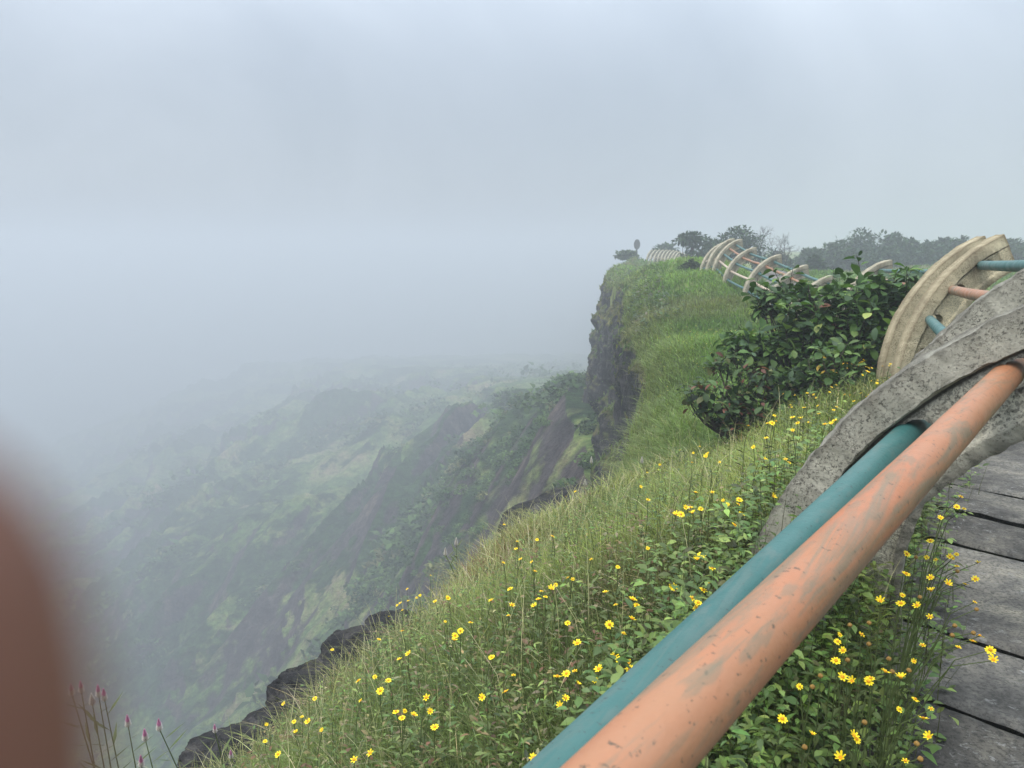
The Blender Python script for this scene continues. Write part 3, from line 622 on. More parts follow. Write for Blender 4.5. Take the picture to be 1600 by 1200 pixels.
def build_herbs():
    lst = []
    def herbs(n, a0, a1, r0, r1, pw, size, cols, dens=None, hmax=.22, lw=.42, pmin=.80, count=(5, 10)):
        X, Y = scatter(n, a0, a1, r0, r1, pw); X, Y, Z, d = on_ground(X, Y, 0, pmin)
        if dens is not None: k = rng.uniform(0, 1, len(X)) < dens(X, Y, d); X, Y, Z, d = X[k], Y[k], Z[k], d[k]
        m = rng.integers(*count, len(X)); ii = np.repeat(np.arange(len(X)), m); N_ = len(ii)
        hp = rng.uniform(.03, hmax, len(X)); f = rng.uniform(.15, 1, N_); aa = rng.uniform(0, 6.28, N_)
        P = np.c_[X[ii]+rng.normal(0, .018, N_), Y[ii]+rng.normal(0, .018, N_), Z[ii]+hp[ii]*f]
        D = np.c_[np.cos(aa), np.sin(aa), rng.uniform(-.1, .8, N_)]; U = np.c_[rng.normal(0, .25, (N_, 2)), np.ones(N_)]
        l = rng.uniform(.6, 1.3, N_)*size*(1.1-.4*f)
        pc = np.array(cols)[rng.integers(0, len(cols), len(X))]; c = pc[ii]*np.exp(rng.normal(0, .25, (N_, 1)))*np.exp(rng.normal(0, .07, (N_, 3)))*(.8+.45*f[:, None])
        lst.append(leaves(P, D, U, l, l*lw*rng.uniform(.7, 1.3, N_), c, droop=.35))
        lst.append(blades(np.c_[X, Y, Z-.02], hp+.03, 0*X+.003, rng.uniform(0, 6.28, len(X)), rng.uniform(0, .4, len(X)), np.array((.07, .075, .03))[None]*np.ones((len(X), 1))))
    G = [(.075, .125, .026), (.105, .160, .034), (.145, .205, .045), (.080, .135, .036), (.055, .090, .022)]
    herbs(11500, -45, 50, 1.0, 7.5, 1.2, .024, G+[(.15, .19, .05), (.13, .16, .04)], lambda X, Y, d: np.clip(patch(X, Y, .9, 91)*3-.9, .12, 1)*np.clip(d/.8, .15, 1), lw=.34)
    herbs(12000, 5, 55, 1.0, 6.0, 1.2, .036, G[:4]+[(.06, .07, .02)], lambda X, Y, d: np.clip((1.3-path_d(X, Y))*4, 0, 1)*np.clip((path_d(X, Y)-.55)*3.5, 0, 1), hmax=.30, pmin=.60, lw=.5)
    herbs(5200, 10, 50, 1.2, 4.5, 1.0, .034, G, lambda X, Y, d: ((path_d(X, Y) > .84) & (path_d(X, Y) < 1.06))*.9, hmax=.46, pmin=.8, lw=.42, count=(9, 15))
    herbs(3200, -40, 50, 1.2, 7.5, 1.2, .024, [(.16, .13, .05), (.13, .07, .035), (.20, .17, .09)], None, hmax=.16)
    herbs(2600, 5, 30, 6.5, 14, 1.0, .06, G, lambda X, Y, d: np.clip(patch(X, Y, .5, 93)*3-1.3, 0, 1))
    herbs(5000, 3, 20, 18, 66, 1.0, .16, [(.05, .08, .03), (.09, .09, .04), (.06, .10, .03)], lambda X, Y, d: np.clip(patch(X, Y, .16, 95)*4-1.7, 0, 1)+(d < 1)*.5, hmax=.4)
    me = leaf_mesh('ground_cover', lst); tag(link('ground_cover', me, M_HERB), 'low leafy weeds growing through the grass', kind='stuff')
def build_specks():
    X, Y = scatter(5200, 3, 30, 7, 34, 1.0); X, Y, Z, d = on_ground(X, Y, .1); m = patch(X, Y, .45, 611); dr = np.exp(-(((X-3.6)/.9)**2+((Y-13.3)/2.2)**2)); k = rng.uniform(0, 1, len(X)) < np.clip((m-.5)*1.6, 0, .5)+dr*.9; X, Y, Z, d, dr = X[k], Y[k], Z[k], d[k], dr[k]
    n = len(X); r = np.hypot(X, Y); c = np.where((rng.uniform(0, 1, n) < .45+dr)[:, None], np.array([(.66, .52, .03)]), np.array([(.58, .60, .42)])); aa = rng.uniform(0, 6.28, n); P = np.c_[X, Y, Z+rng.uniform(.14, .26, n)]; o = []
    for q in range(3):
        D = np.c_[np.cos(aa+q*2.1), np.sin(aa+q*2.1), rng.uniform(-.1, .3, n)]; o.append(leaves(P, D, np.c_[0*X, 0*X, 0*X+1], r*.0010, r*.0009, c))
    tag(link('wildflowers', leaf_mesh('wildflowers', o), M_HERB), 'tiny yellow and whitish wildflowers sprinkled over the far green slope', kind='stuff')
build_grass(); build_herbs(); build_specks()

# ------------------------------------------------------------ ray from a photo pixel down to the turf
def hit(u, v, h=.2, t0=1.2, t1=40, step=1.004):
    t = t0; ts = []
    while t < t1: ts.append(t); t *= step
    ts = np.array(ts); P = np.array([tuple(pix(u, v, 1))]); Q = P*ts[:, None]
    k = Q[:, 2] < _g(Q[:, 0], Q[:, 1])+h
    return Vector(Q[k.argmax()]) if k.any() else None

# ------------------------------------------------------------ rocks
def rock(name, u, v, t, size, seed, label, rz=0., sub=6):
    import bmesh
    bm = bmesh.new(); bmesh.ops.create_icosphere(bm, subdivisions=sub, radius=1.); me = bpy.data.meshes.new(name); bm.to_mesh(me); bm.free()
    V = np.empty(len(me.vertices)*3); me.vertices.foreach_get('co', V); V = V.reshape(-1, 3)
    V = np.sign(V)*np.abs(V)**.78; n0 = V/np.linalg.norm(V, axis=1)[:, None]
    V = V*(1+.25*fbm(V+seed, 1.1, 2, seed)[:, None]); w3 = V+.25*fbm(V, 2, 2, seed)[:, None]
    st = np.tanh(np.sin(w3[:, 2]*7+fbm(V, 1.5, 2, seed+1)*4)*3)*.035; cra = np.exp(-(fbm(w3+seed, 2.0, 2, seed+3)/.035)**2)*.10+np.exp(-(fbm(w3-seed, 3.6, 2, seed+5)/.04)**2)*.05
    V = V+n0*(st-cra+fbm(V, 6, 4, seed+9)*.07+fbm(V, 20, 3, seed+11)*.02)[:, None]
    V *= np.array(size); me.vertices.foreach_set('co', V.astype(np.float32).ravel()); me.update(); me.polygons.foreach_set('use_smooth', np.ones(len(me.polygons), bool))
    o = link(name, me, M_BOULDER); o.location = pix(u, v, t); o.rotation_euler = (rng.uniform(-.15, .15), rng.uniform(-.1, .2), rz)
    tag(o, label, 'rock', 'black boulders along the cliff edge'); return o
M_BOULDER = m_rock('black_boulder', .30, 3.2)

def build_cliff_grass():
    X, Y, Z = CLIFF; P = np.stack([X, Y, Z], -1); a = P[1:, :-1]-P[:-1, :-1]; b = P[:-1, 1:]-P[:-1, :-1]; nn = np.cross(a, b); ar = np.linalg.norm(nn, axis=2)+1e-12; nzv = np.abs(nn[..., 2]/ar)
    C0 = P[:-1, :-1]; r = np.hypot(C0[..., 0], C0[..., 1]); dep = C0[:, :1, 2]-C0[..., 2]
    m = fbm(C0, .45, 3, 501)
    pr = ar*(np.clip((nzv-.30)*3, 0, 1)*.9+np.clip((m-.18)*4, 0, 1)*.55+np.exp(-dep/.35)*1.2)*np.clip(30/r, .3, 3)**1.0*(r < 62)*(dep < 9)
    n = 52000; ix = rng.choice(pr.size, n, p=(pr/pr.sum()).ravel()); Q = C0.reshape(-1, 3)[ix]+rng.uniform(-.5, .5, (n, 1))*a.reshape(-1, 3)[ix]+rng.uniform(0, 1, (n, 1))*b.reshape(-1, 3)[ix]; rr = r.ravel()[ix]
    c = mixc((.075, .125, .03), (.17, .155, .06), np.clip(m.ravel()[ix]*1.5+rng.normal(.35, .3, n), 0, 1))*np.exp(rng.normal(0, .28, (n, 1)))
    V, Qd, T, c2 = blades(Q, rng.uniform(.08, .30, n)*np.clip(rr/14, .5, 1.2), rr*.0014, rng.normal(-2.6, .9, n)*-1+3.14, rng.uniform(.6, 2.2, n), c)
    tag(link('cliff_grass', mesh_np('cliff_grass', V, Qd, T, tint=c2), M_GRASS), 'tufts of dry and green grass clinging to the cliff ledges', kind='stuff')
build_cliff_grass()
rock('boulder', 575, 1055, 4.1, (.27, .30, .21), 3, 'largest rounded black boulder poking out past the grass edge', .5)
rock('boulder', 618, 1000, 4.5, (.19, .2, .13), 8, 'black boulder just behind the largest one, half buried in weeds', .2)
rock('boulder', 515, 1105, 3.85, (.22, .28, .15), 12, 'black boulder below and left of the largest one', .9)
rock('boulder', 448, 1152, 3.6, (.24, .2, .10), 17, 'low cracked black boulder between the boulder group and the flat slab', .6)
rock('rock_slab', 392, 1196, 3.4, (.32, .24, .11), 23, 'long flat black rock slab at the bottom edge of the picture', .5)
rock('rock_slab', 880, 800, 7.3, (.75, .35, .12), 37, 'grey brown bedrock slab in the gully beyond the grass rim', .8)

# ------------------------------------------------------------ the big shrub and its neighbours
def limb_tree(base, tips, r0, seed, bend=.15, n=7, segs=6):
    rnd = random.Random(seed); out = []
    for t in tips:
        t = Vector(t); b = Vector(base); L_ = (t-b).length; off = Vector((rnd.uniform(-1, 1), rnd.uniform(-1, 1), rnd.uniform(-.6, .6)))*bend*L_
        pts = [b.lerp(t, k/segs)+off*math.sin(math.pi*k/segs)*(1-.3*k/segs)-Vector((0, 0, L_*.12*math.sin(math.pi*k/segs))) for k in range(segs+1)]
        out.append(tube(pts, [max(.003, r0*(1-.85*k/segs)*rnd.uniform(.85, 1.1)) for k in range(segs+1)], n, arrays=True))
    return merge(out)
def wood(name, VF, parent, m=None):
    o = link(name, mesh_np(name, VF[0], VF[1], smooth=True), m or M_BARK, parent); return o
def shrub(name, label, lumps, base, size, cols, seed, nleaf, group='leafy shrubs below the railing', t_cam=None, lw=.62):
    """lumps: (centre, radius)"""
    global rng
    rs = rng; rng = np.random.default_rng(seed)
    root = tag(empty(name, base), label, 'shrub', group); B = np.array(tuple(base)); rnd = random.Random(seed)
    Ps, Ds, tw = [], [], []
    for c, r, wt in lumps:
        c = np.array(tuple(c)); k = int(nleaf*wt/7)
        d = rng.normal(0, 1, (k, 3)); d /= np.linalg.norm(d, axis=1)[:, None]; rr = r*(rng.uniform(.2, 1, k)**.45)*np.where(rng.uniform(0, 1, k) < .16, rng.uniform(1.0, 1.42, k), 1)*(1+.28*np.sin(d[:, 0]*5+d[:, 2]*4+seed)); T = c+d*rr[:, None]*np.array([1, 1, .85])
        for q in range(k):
            m = rng.integers(5, 9); ax = (T[q]-c)/r*.7+np.array([0, 0, .55])+rng.normal(0, .3, 3); ax /= np.linalg.norm(ax)
            sp = rng.uniform(0, 6.28); o1 = np.cross(ax, [.3, .2, .9]); o1 /= np.linalg.norm(o1)+1e-9; o2 = np.cross(ax, o1)
            for j in range(m):
                a = sp+j*2.4; side = o1*np.cos(a)+o2*np.sin(a); Ps.append(T[q]+ax*size*(.35*(j-m/2)*.5)+side*size*.12); Ds.append(side*rng.uniform(.7, 1.1)+ax*rng.uniform(-.05, .8))
            tw.append((T[q]-ax*size*1.6, T[q]+ax*size*.5))
    P = np.array(Ps); D = np.array(Ds); n = len(P); l = size*rng.uniform(.45, 1.3, n)
    ci = rng.choice(len(cols), n, p=np.array([c[1] for c in cols])/sum(c[1] for c in cols)); c = np.array([c[0] for c in cols])[ci]*np.exp(rng.normal(0, .22, (n, 1)))
    U = np.c_[rng.normal(0, .35, (n, 2)), np.ones(n)]
    V, Q, T_, tn = leaves(P-B, D, U, l, l*lw*rng.uniform(.8, 1.2, n), c, shape=(.72, 1., .85), fold=.28, droop=.3)
    f = link('foliage', mesh_np('foliage', V, Q, T_, tint=tn), M_BUSH, root)
    tips = [np.array(tuple(c_))-B+rng.normal(0, r*.4, 3) for c_, r, _ in lumps for _k in range(5)]
    br = limb_tree((0, 0, -.05), tips, .022, seed)
    twl = [tube([Vector(a-B), Vector(b-B)], [.0035, .002], 4, arrays=True) for a, b in tw]
    wood('branches', merge([br]+twl), root); rng = rs; return root
GL = [((.040, .085, .020), 6), ((.070, .135, .030), 5), ((.026, .058, .018), 3.5), ((.12, .19, .045), 2), ((.06, .105, .05), 2), ((.16, .19, .05), .35), ((.12, .05, .03), .06)]
RL = [((.042, .078, .020), 5), ((.065, .115, .030), 4), ((.020, .042, .016), 3), ((.12, .045, .028), 1.6), ((.09, .10, .035), 1.2)]
def lp(u, v, t, rp, w=None): r = rp*t/1200; return (pix(u, v, t), r, (rp/75)**2 if w is None else w)
base = pix(1290, 640, 6.9); base.z = float(zg(base.x, base.y))
shrub('shrub', 'big dark green broad leafed shrub in front of the second railing length', [lp(1375, 478, 6.6, 62), lp(1305, 487, 6.8, 62), lp(1240, 480, 7.0, 50), lp(1408, 520, 6.5, 52), lp(1415, 455, 6.6, 36), lp(1335, 545, 6.5, 68), lp(1250, 560, 6.8, 72), lp(1190, 470, 7.1, 22),
      lp(1310, 600, 6.4, 48), lp(1180, 545, 6.9, 42), lp(1265, 635, 6.5, 42)], base, .098, GL, 5, 980)
base = pix(1170, 680, 6.6); base.z = float(zg(base.x, base.y))
shrub('shrub', 'lower shrub with some reddish leaves left of the big one', [lp(1190, 610, 6.6, 50), lp(1120, 625, 6.5, 40), lp(1085, 618, 6.5, 24), lp(1160, 660, 6.4, 44), lp(1210, 655, 6.4, 40), lp(1135, 570, 6.8, 26)], base, .080, RL, 9, 760)
base = pix(1350, 600, 6.1); base.z = float(zg(base.x, base.y))
shrub('shrub', 'small yellow green shrub under the big one with a few golden leaves', [lp(1300, 560, 6.1, 30), lp(1330, 590, 6.0, 34), lp(1290, 590, 6.1, 30)], base, .075, [((.10, .16, .04), 4), ((.05, .10, .025), 4), ((.42, .28, .03), .6)], 14, 420)

# ------------------------------------------------------------ trees and thickets beyond the field
def tree(name, label, u, t, top, width, seed, style='full', group='low trees along the far edge of the field', base_v=None, cat='tree', leafc=((.022, .045, .018), (.04, .07, .026), (.03, .058, .03))):
    global rng
    rs = rng; rng = np.random.default_rng(seed); rnd = random.Random(seed)
    p = pix(u, 405, t); z0 = float(zg(p.x, p.y)); H = (600-top)/1200; H = pix(u, top, t).z-z0; W = width*t/1200/2
    root = tag(empty(name, (p.x, p.y, z0)), label, cat, group)
    if style == 'bare':
        parts = []
        def grow(a, d, l, r, dep):
            b = a+d*l; mid = a.lerp(b, .5)+Vector((rnd.uniform(-1, 1), rnd.uniform(-1, 1), 0))*l*.08
            parts.append(tube([a, mid, b], [r, r*.85, r*.7], 5 if dep < 3 else 3, arrays=True))
            if dep >= 6: return
            for _ in range(rnd.choice((2, 3, 3)) if dep else 4):
                nd = (d+Vector((rnd.gauss(0, .55), rnd.gauss(0, .55), rnd.gauss(.10, .35)))).normalized(); grow(b, nd, l*rnd.uniform(.62, .85), r*.62, dep+1)
        grow(Vector((0, 0, -.2)), Vector((0, 0, 1)), H*.28, H*.022, 0)
        V, F = merge(parts); zm = V[:, 2].max(); V *= np.array([W*2/max(np.ptp(V[:, 0]), .1), 1, H/zm]); 
        wood('branches', (V, F), root); rng = rs; return root
    nl = 5 if style == 'thicket' else 9
    cl = []
    for k in range(nl*2):
        a = rnd.uniform(0, 6.28); rr = rnd.uniform(0, .75)*W; hh = H*(rnd.uniform(.25, .8) if style != 'layered' else rnd.choice((.35, .55, .72, .88)))
        hh *= 1-.35*(rr/W)**2; sz = W*rnd.uniform(.28, .45); cl.append((np.array([math.cos(a)*rr, math.sin(a)*rr*.8, min(hh, H-sz*.5)]), sz))
    cl.append((np.array([0, 0, H*.78]), W*.38))
    n = {'full': 2600, 'layered': 1500, 'thicket': 1500}[style]; k = rng.integers(0, len(cl), n); C0 = np.array([c[0] for c in cl])[k]; S = np.array([c[1] for c in cl])[k]
    d = rng.normal(0, 1, (n, 3)); d /= np.linalg.norm(d, axis=1)[:, None]; P = C0+d*(S*rng.uniform(.35, 1.08, n)**.6)[:, None]*np.array([1, 1, .42 if style == 'layered' else .72]); P[:, 2] = np.clip(P[:, 2], .05, H*1.03)
    D = d+rng.normal(0, .5, (n, 3)); c = np.array(leafc)[rng.integers(0, len(leafc), n)]*np.exp(rng.normal(0, .3, (n, 1))); ls = t*.0042*rng.uniform(.6, 1.5, n)
    V, Q, T_, tn = leaves(P, D, np.c_[rng.normal(0, .3, (n, 2)), np.ones(n)], ls, ls*.6, c)
    link('crown', mesh_np('crown', V, Q, T_, tint=tn), M_CROWN, root)
    tr = limb_tree((0, 0, -.2), [c_[0] for c_ in cl], H*.022, seed, .12, 5, 4); wood('trunk', merge([tr, tube([(0, 0, -.3), (.02*H, 0, H*.3), (0, 0, H*.6)], [H*.04, H*.032, H*.015], 7, arrays=True)]), root)
    rng = rs; return root
T1 = 46
tree('tree', 'tree with layered flat branches, leftmost of the trees behind the cream railing', 1082, T1, 362, 62, 1, 'layered', 'trees behind the cream railing on the crest')
tree('tree', 'broad dark tree right behind the top of the cream railing', 1150, T1+1, 352, 96, 2, 'full', 'trees behind the cream railing on the crest')
tree('tree', 'low dark tree between the layered one and the broad one', 1116, T1+3, 372, 56, 3, 'full', 'trees behind the cream railing on the crest')
tree('bare_tree', 'leafless grey tree just right of the broad dark tree, the taller of the two', 1186, T1+4, 351, 66, 4, 'bare', 'leafless trees beyond the field')
tree('bare_tree', 'leafless rounded grey tree, the one farther right and lower', 1222, T1+5, 362, 56, 5, 'bare', 'leafless trees beyond the field')
tree('bush', 'dark thicket at the foot of the two leafless trees', 1208, T1+6, 389, 76, 6, 'thicket', cat='bush')
tree('bush', 'thin low hedge of scrub right of the leafless trees', 1262, 60, 390, 56, 7, 'thicket', cat='bush')
R_ = [(1300, 384, 66, 'full', 'low tree at the left end of the tree line, below the tall rounded one'), (1342, 360, 104, 'full', 'tallest rounded tree in the tree line beyond the field'),
      (1392, 364, 58, 'layered', 'wispy tree immediately right of the tallest rounded tree'), (1418, 374, 66, 'full', 'dark tree above the teal pipe of the half hidden railing'),
      (1450, 380, 60, 'full', 'low dark tree left of the upright cream ribs'), (1474, 373, 46, 'layered', 'pointed open tree just left of the upright cream ribs'),
      (1500, 369, 38, 'layered', 'small flat topped tree peeping over the twin cream ribs'), (1530, 384, 60, 'full', 'tree hidden behind the pointed tips of the cream ribs'),
      (1576, 374, 56, 'layered', 'feathery tree right of the pointed rib tip, near the picture edge'), (1600, 386, 60, 'full', 'dark tree cut by the right picture edge'), (1650, 380, 80, 'full', 'tree just outside the right picture edge')]
for i, (u, top, wd, st, lb) in enumerate(R_): tree('tree', lb, u, 58+(i % 3)*1.5, top, wd, 40+i, st)
for i, (u, wd, lb) in enumerate([(1270, 60, 'low scrub at the left foot of the tree line'), (1325, 80, 'low scrub under the tallest rounded tree'), (1385, 80, 'low scrub under the wispy tree'), (1440, 80, 'low scrub behind the teal pipe left of the cream ribs'), (1510, 90, 'low scrub behind the twin cream ribs'), (1585, 90, 'low scrub near the right picture edge')]):
    tree('bush', lb, u, 56, 391, wd, 70+i, 'thicket', 'scrub at the foot of the tree line', cat='bush')
tree('bush', 'flat dark bush alone on the open field', 1274, 44, 398, 30, 80, 'thicket', 'lone bushes on the plateau', cat='bush')
tree('bush', 'misty bush on the promontory below the oval board', 985, 62, 396, 44, 81, 'thicket', 'lone bushes on the plateau', cat='bush', leafc=((.05, .08, .035), (.07, .10, .04)))
tree('bush', 'misty bush behind the farthest pale ribs', 1040, 70, 384, 50, 82, 'thicket', 'lone bushes on the plateau', cat='bush')
tree('bush', 'dark weedy bush on the crest between the two distant railings', 1078, 27, 408, 34, 83, 'thicket', 'lone bushes on the plateau', cat='bush', leafc=((.04, .06, .025), (.06, .09, .03)))
# oval board on a thin post, out on the promontory
sp = pix(995, 388, 60); gz = float(zg(sp.x, sp.y)); sg = tag(empty('sign_board', (sp.x, sp.y, gz)), 'small oval board on a thin post standing in the mist on the promontory', 'sign')
hz = pix(995, 382, 60).z-gz
wood('post', tube([(0, 0, -.3), (0, 0, hz)], [.05, .05], 8, arrays=True), sg, M_CS)
a_ = np.linspace(0, 2*np.pi, 33)[:-1]; ring = np.c_[np.cos(a_)*.24, 0*a_, np.sin(a_)*.40+hz]
V = np.concatenate([ring+[0, -.09, 0], ring+[0, .0, 0], [[0, -.09, hz]], [[0, 0, hz]]]); i = np.arange(32); j = (i+1) % 32
me = bpy.data.meshes.new('board'); me.from_pydata(V.tolist(), [], [(int(a), int(b), int(b)+32, int(a)+32) for a, b in zip(i, j)]+[(int(b), int(a), 64) for a, b in zip(i, j)]+[(int(a)+32, int(b)+32, 65) for a, b in zip(i, j)]); me.update()
link('board', me, M_CS, sg)

# ------------------------------------------------------------ scrub and trees over the valley slopes
def ico(sub):
    import bmesh
    bm = bmesh.new(); bmesh.ops.create_icosphere(bm, subdivisions=sub, radius=1.); V = np.array([v.co[:] for v in bm.verts]); F = np.array([[v.index for v in f.verts] for f in bm.faces]); bm.free(); return V, F
def build_scrub():
    out = []
    for cnt, r0, r1, lf, sz in ((4200, 24, 70, 110, .55), (15000, 66, 135, 34, .85), (9000, 130, 330, 18, 1.8)):
        X, Y = scatter(cnt, -44, 16, r0, r1, .5); d = rim_d(X, Y); Z = zv(X, Y)
        m = fbm(p3(X, Y), .035, 3, 401)+.6*fbm(p3(X, Y), .16, 2, 405); k = (d < -1.2) & (m > rng.uniform(-.12, .50, len(X))); X, Y, Z = X[k], Y[k], Z[k]; n = len(X)
        S = sz*np.exp(rng.normal(0, .38, n)); ii = np.repeat(np.arange(n), lf); N_ = len(ii); q = rng.normal(0, 1, (N_, 3)); q /= np.linalg.norm(q, axis=1)[:, None]; q[:, 2] = np.abs(q[:, 2])*.8-.1
        P = np.stack([X, Y, Z], 1)[ii]+q*(S[ii]*rng.uniform(.45, 1.05, N_))[:, None]
        c = np.array([(.035, .070, .020), (.060, .105, .030), (.085, .14, .040), (.026, .052, .018), (.12, .125, .05)])[rng.choice(5, n, p=[.3, .3, .15, .17, .08])][ii]*np.exp(rng.normal(0, .3, (N_, 1)))
        ax = q+rng.normal(0, .6, (N_, 3)); l = S[ii]*rng.uniform(.13, .30, N_)*(1 if lf > 50 else 1.35)
        out.append(blades(P, l, l*.8, rng.uniform(0, 6.28, N_), rng.uniform(.3, 2.2, N_), c, levels=(0, .5, 1.), width=(.5, 1, 0)))
    V, Q, T, c = join(out); tag(link('forest', mesh_np('forest', V, Q, T, tint=c), M_CROWN), 'scrub and small trees covering the valley slopes', kind='stuff')
build_scrub()

# ------------------------------------------------------------ yellow daisies
def flat(name, c, rough=.6, var=.15, scale=80, trans=0.):
    m, nt, b = mat(name, rough, .25); c1 = cr(nt, nz(nt, scale, 3, .6), [(.3, tuple(x*(1-var) for x in c)), (.7, tuple(min(1, x*(1+var)) for x in c))]); L(nt, c1, b.inputs['Base Color'])
    return m
M_YEL = flat('yellow_petal', (.80, .62, .018)); M_DISC = flat('orange_disc', (.62, .28, .01), scale=400); M_STEM = flat('flower_stem', (.075, .10, .03)); M_SEED = flat('brown_seed_head', (.26, .15, .035), scale=300)
M_PINK = flat('pink_spike', (.62, .30, .45), scale=60); M_WHITE = flat('white_bracts', (.72, .68, .62), scale=60)
def petals_mesh(seed, dia=.030, n=10, cup=.15):
    rs = np.random.default_rng(seed); a = np.arange(n)/n*2*np.pi+rs.normal(0, .06, n); V, F = [], []
    for x in a:
        k = len(V); L_ = dia/2*rs.uniform(.88, 1.08); w = dia*.098*rs.uniform(.85, 1.15); up = cup+rs.normal(0, .07); r = np.array([math.cos(x), math.sin(x), 0]); s = np.array([-math.sin(x), math.cos(x), 0]); z = np.array([0, 0, 1])
        for t, ww, u_ in ((.14, .55, 0), (.5, 1., .12), (.85, .9, .1)): c = r*L_*t+z*L_*up*t+z*L_*u_*.3; V += [c-s*w*ww, c+z*-.0006, c+s*w*ww]
        V += [r*L_*.99+z*L_*up*.9-s*w*.35, r*L_*1.0+z*L_*up*.9+s*w*.35]
        F += [(k, k+1, k+4, k+3), (k+1, k+2, k+5, k+4), (k+3, k+4, k+7, k+6), (k+4, k+5, k+8, k+7), (k+6, k+7, k+9), (k+7, k+10, k+9), (k+7, k+8, k+10)]
    me = bpy.data.meshes.new('petals'); me.from_pydata([tuple(v) for v in V], [], F); me.update(); me.materials.append(M_YEL); return me
def dome(r, h, m, name, seed=0):
    v, f = ico(2); rs = np.random.default_rng(seed); v = v*(1+rs.normal(0, .06, len(v)))[:, None]*[r, r, h]; me = bpy.data.meshes.new(name); me.from_pydata(v.tolist(), [], f.tolist()); me.update(); me.materials.append(m); return me
PET = [petals_mesh(1, .021, 9, .12), petals_mesh(2, .020, 8, .4), petals_mesh(3, .022, 10, .0), petals_mesh(4, .019, 7, .8), petals_mesh(5, .018, 6, .3)]
DISC = [dome(.0036, .0025, M_DISC, 'disc', 1)]; SEEDH = [dome(.0052, .005, M_SEED, 'seed_head', 2)]
def stem_mesh(dx, dy, h, seed, leaf=True):
    rnd = random.Random(seed); P = [Vector((0, 0, -.02)), Vector((dx*.2+rnd.uniform(-.01, .01), dy*.2, h*.4)), Vector((dx*.6, dy*.6, h*.75)), Vector((dx, dy, h))]
    V, F = tube(P, [.0017, .0014, .0012, .001], 5, arrays=True); me = bpy.data.meshes.new('stem'); V = V.tolist(); F = F.tolist()
    if leaf:
        for q in range(4):
            a = rnd.uniform(0, 6.28); c = P[1].lerp(P[2], q/4); r = Vector((math.cos(a), math.sin(a), .4)); s = r.cross(Vector((0, 0, 1))).normalized()*.006; k = len(V)
            V += [tuple(c), tuple(c+r*.014-s), tuple(c+r*.014+s), tuple(c+r*.032-Vector((0, 0, .006)))]; F += [(k, k+1, k+3), (k, k+3, k+2)]
    me.from_pydata(V, [], F); me.update(); me.materials.append(M_STEM); return me
STEMS = [(dx, dy, stem_mesh(dx, dy, 1.0*.16, i)) for i, (dx, dy) in enumerate([(.03, .01), (-.03, .02), (.01, -.04), (-.02, -.02), (.0, .0)])]
F7 = "960,888 870,908 820,886 771,890 806,925 941,812 1246,811 986,976 732,367 808,330 778,303 797,292 834,213 806,446 678,491 421,548 791,602 842,571 1183,399 1127,443 1097,470 1093,496 1044,395 1058,262 905,248 565,720 655,697 686,775 730,718 287,945 365,995 59,965 50,1053 153,847 122,1125 631,1118 1378,782 541,1155 325,818 254,920 578,830 220,1000 210,945 1364,70 1402,213 1392,362 885,262 840,280 988,283 963,138 1300,590 1420,690"
F6 = "118,1147 268,857 296,817 362,738 460,716 527,778 300,680 250,697 346,667 480,655 596,605 570,580 648,625 650,657 615,461 662,380 536,408 306,400 687,303 572,300 665,272 516,232 583,92 437,50 310,153 335,160 220,214 184,257 146,273 123,305 126,116 110,65 241,190 162,226 1105,97 1045,23 1023,50 1054,220 991,265 1026,290 1016,315 1045,305 926,421 887,200 1086,178 430,898 823,530"
F5 = "757,1163 889,1032 857,932 244,1018 471,1025 486,1042 78,930 174,750 732,705 646,672 566,708 552,725 410,700 465,724 725,877 812,822 899,876 806,615 1050,537 853,525 1130,503 1168,473 1226,550 1243,608 1140,287 1144,161 1158,70 1004,35 1040,22 1042,88 993,187 900,225 741,250 733,294 823,305 621,283 893,366 897,152 761,130 926,53 515,466 383,503 375,610 413,553 395,465 402,1148 765,20 875,38 1088,190 1020,45"
F3 = "450,883 405,803 525,667 445,713 515,697 725,653 813,617 824,594 898,650 733,590 650,573 773,549 922,893 1013,912 945,918 1035,975 990,1043 748,840 852,838 780,940 715,932 685,932 655,975 625,978 730,970 448,1188 1310,632 1332,652 1180,635 1230,866 1020,884 1077,423 1190,500 1355,372 1420,308 1405,380 1340,292 1520,348 1500,245 1585,210 1510,295 1250,395 1225,403 1200,408 1110,556 1455,403"
F4 = "1205,866 1180,928 1225,940 1078,998 1015,1142"
FB = "750,278 832,386 956,373 1053,353 825,430 743,522 926,515 943,572 855,497 1150,612 1180,622 1076,655 1050,684 1008,732 968,748 940,787 985,695 796,682 776,850 800,783 542,893 477,943 443,971 438,1003 400,738 383,887 1195,72 1137,103 1297,497 1462,545 1385,704 1447,780 1580,783 1553,750 1550,870 1408,903 1498,962 1148,893 1447,1100 1477,1127 1532,1148 1209,1021 670,755"
def parse(s_, ox, oy, k): return [(ox+float(a.split(',')[0])/k, oy+float(a.split(',')[1])/k) for a in s_.split()]
FL = []
for p in parse(F7, 400, 860, 3.53)+parse(F6, 800, 860, 3.53)+parse(F5, 1200, 860, 3.53)+parse(F3, 900, 560, 4)+parse(F4, 1200, 560, 4)+parse(FB, 600, 750, 4):
    if all(abs(p[0]-q[0])+abs(p[1]-q[1]) > 5 for q in FL): FL.append(p)
ru = random.Random(31)
for k in range(62):       # the drift in front of the cream ribs
    FL.append((ru.gauss(1365, 38), ru.gauss(592, 26)) if k % 3 else (ru.uniform(1200, 1400), ru.uniform(600, 680)))
HEADS = {}
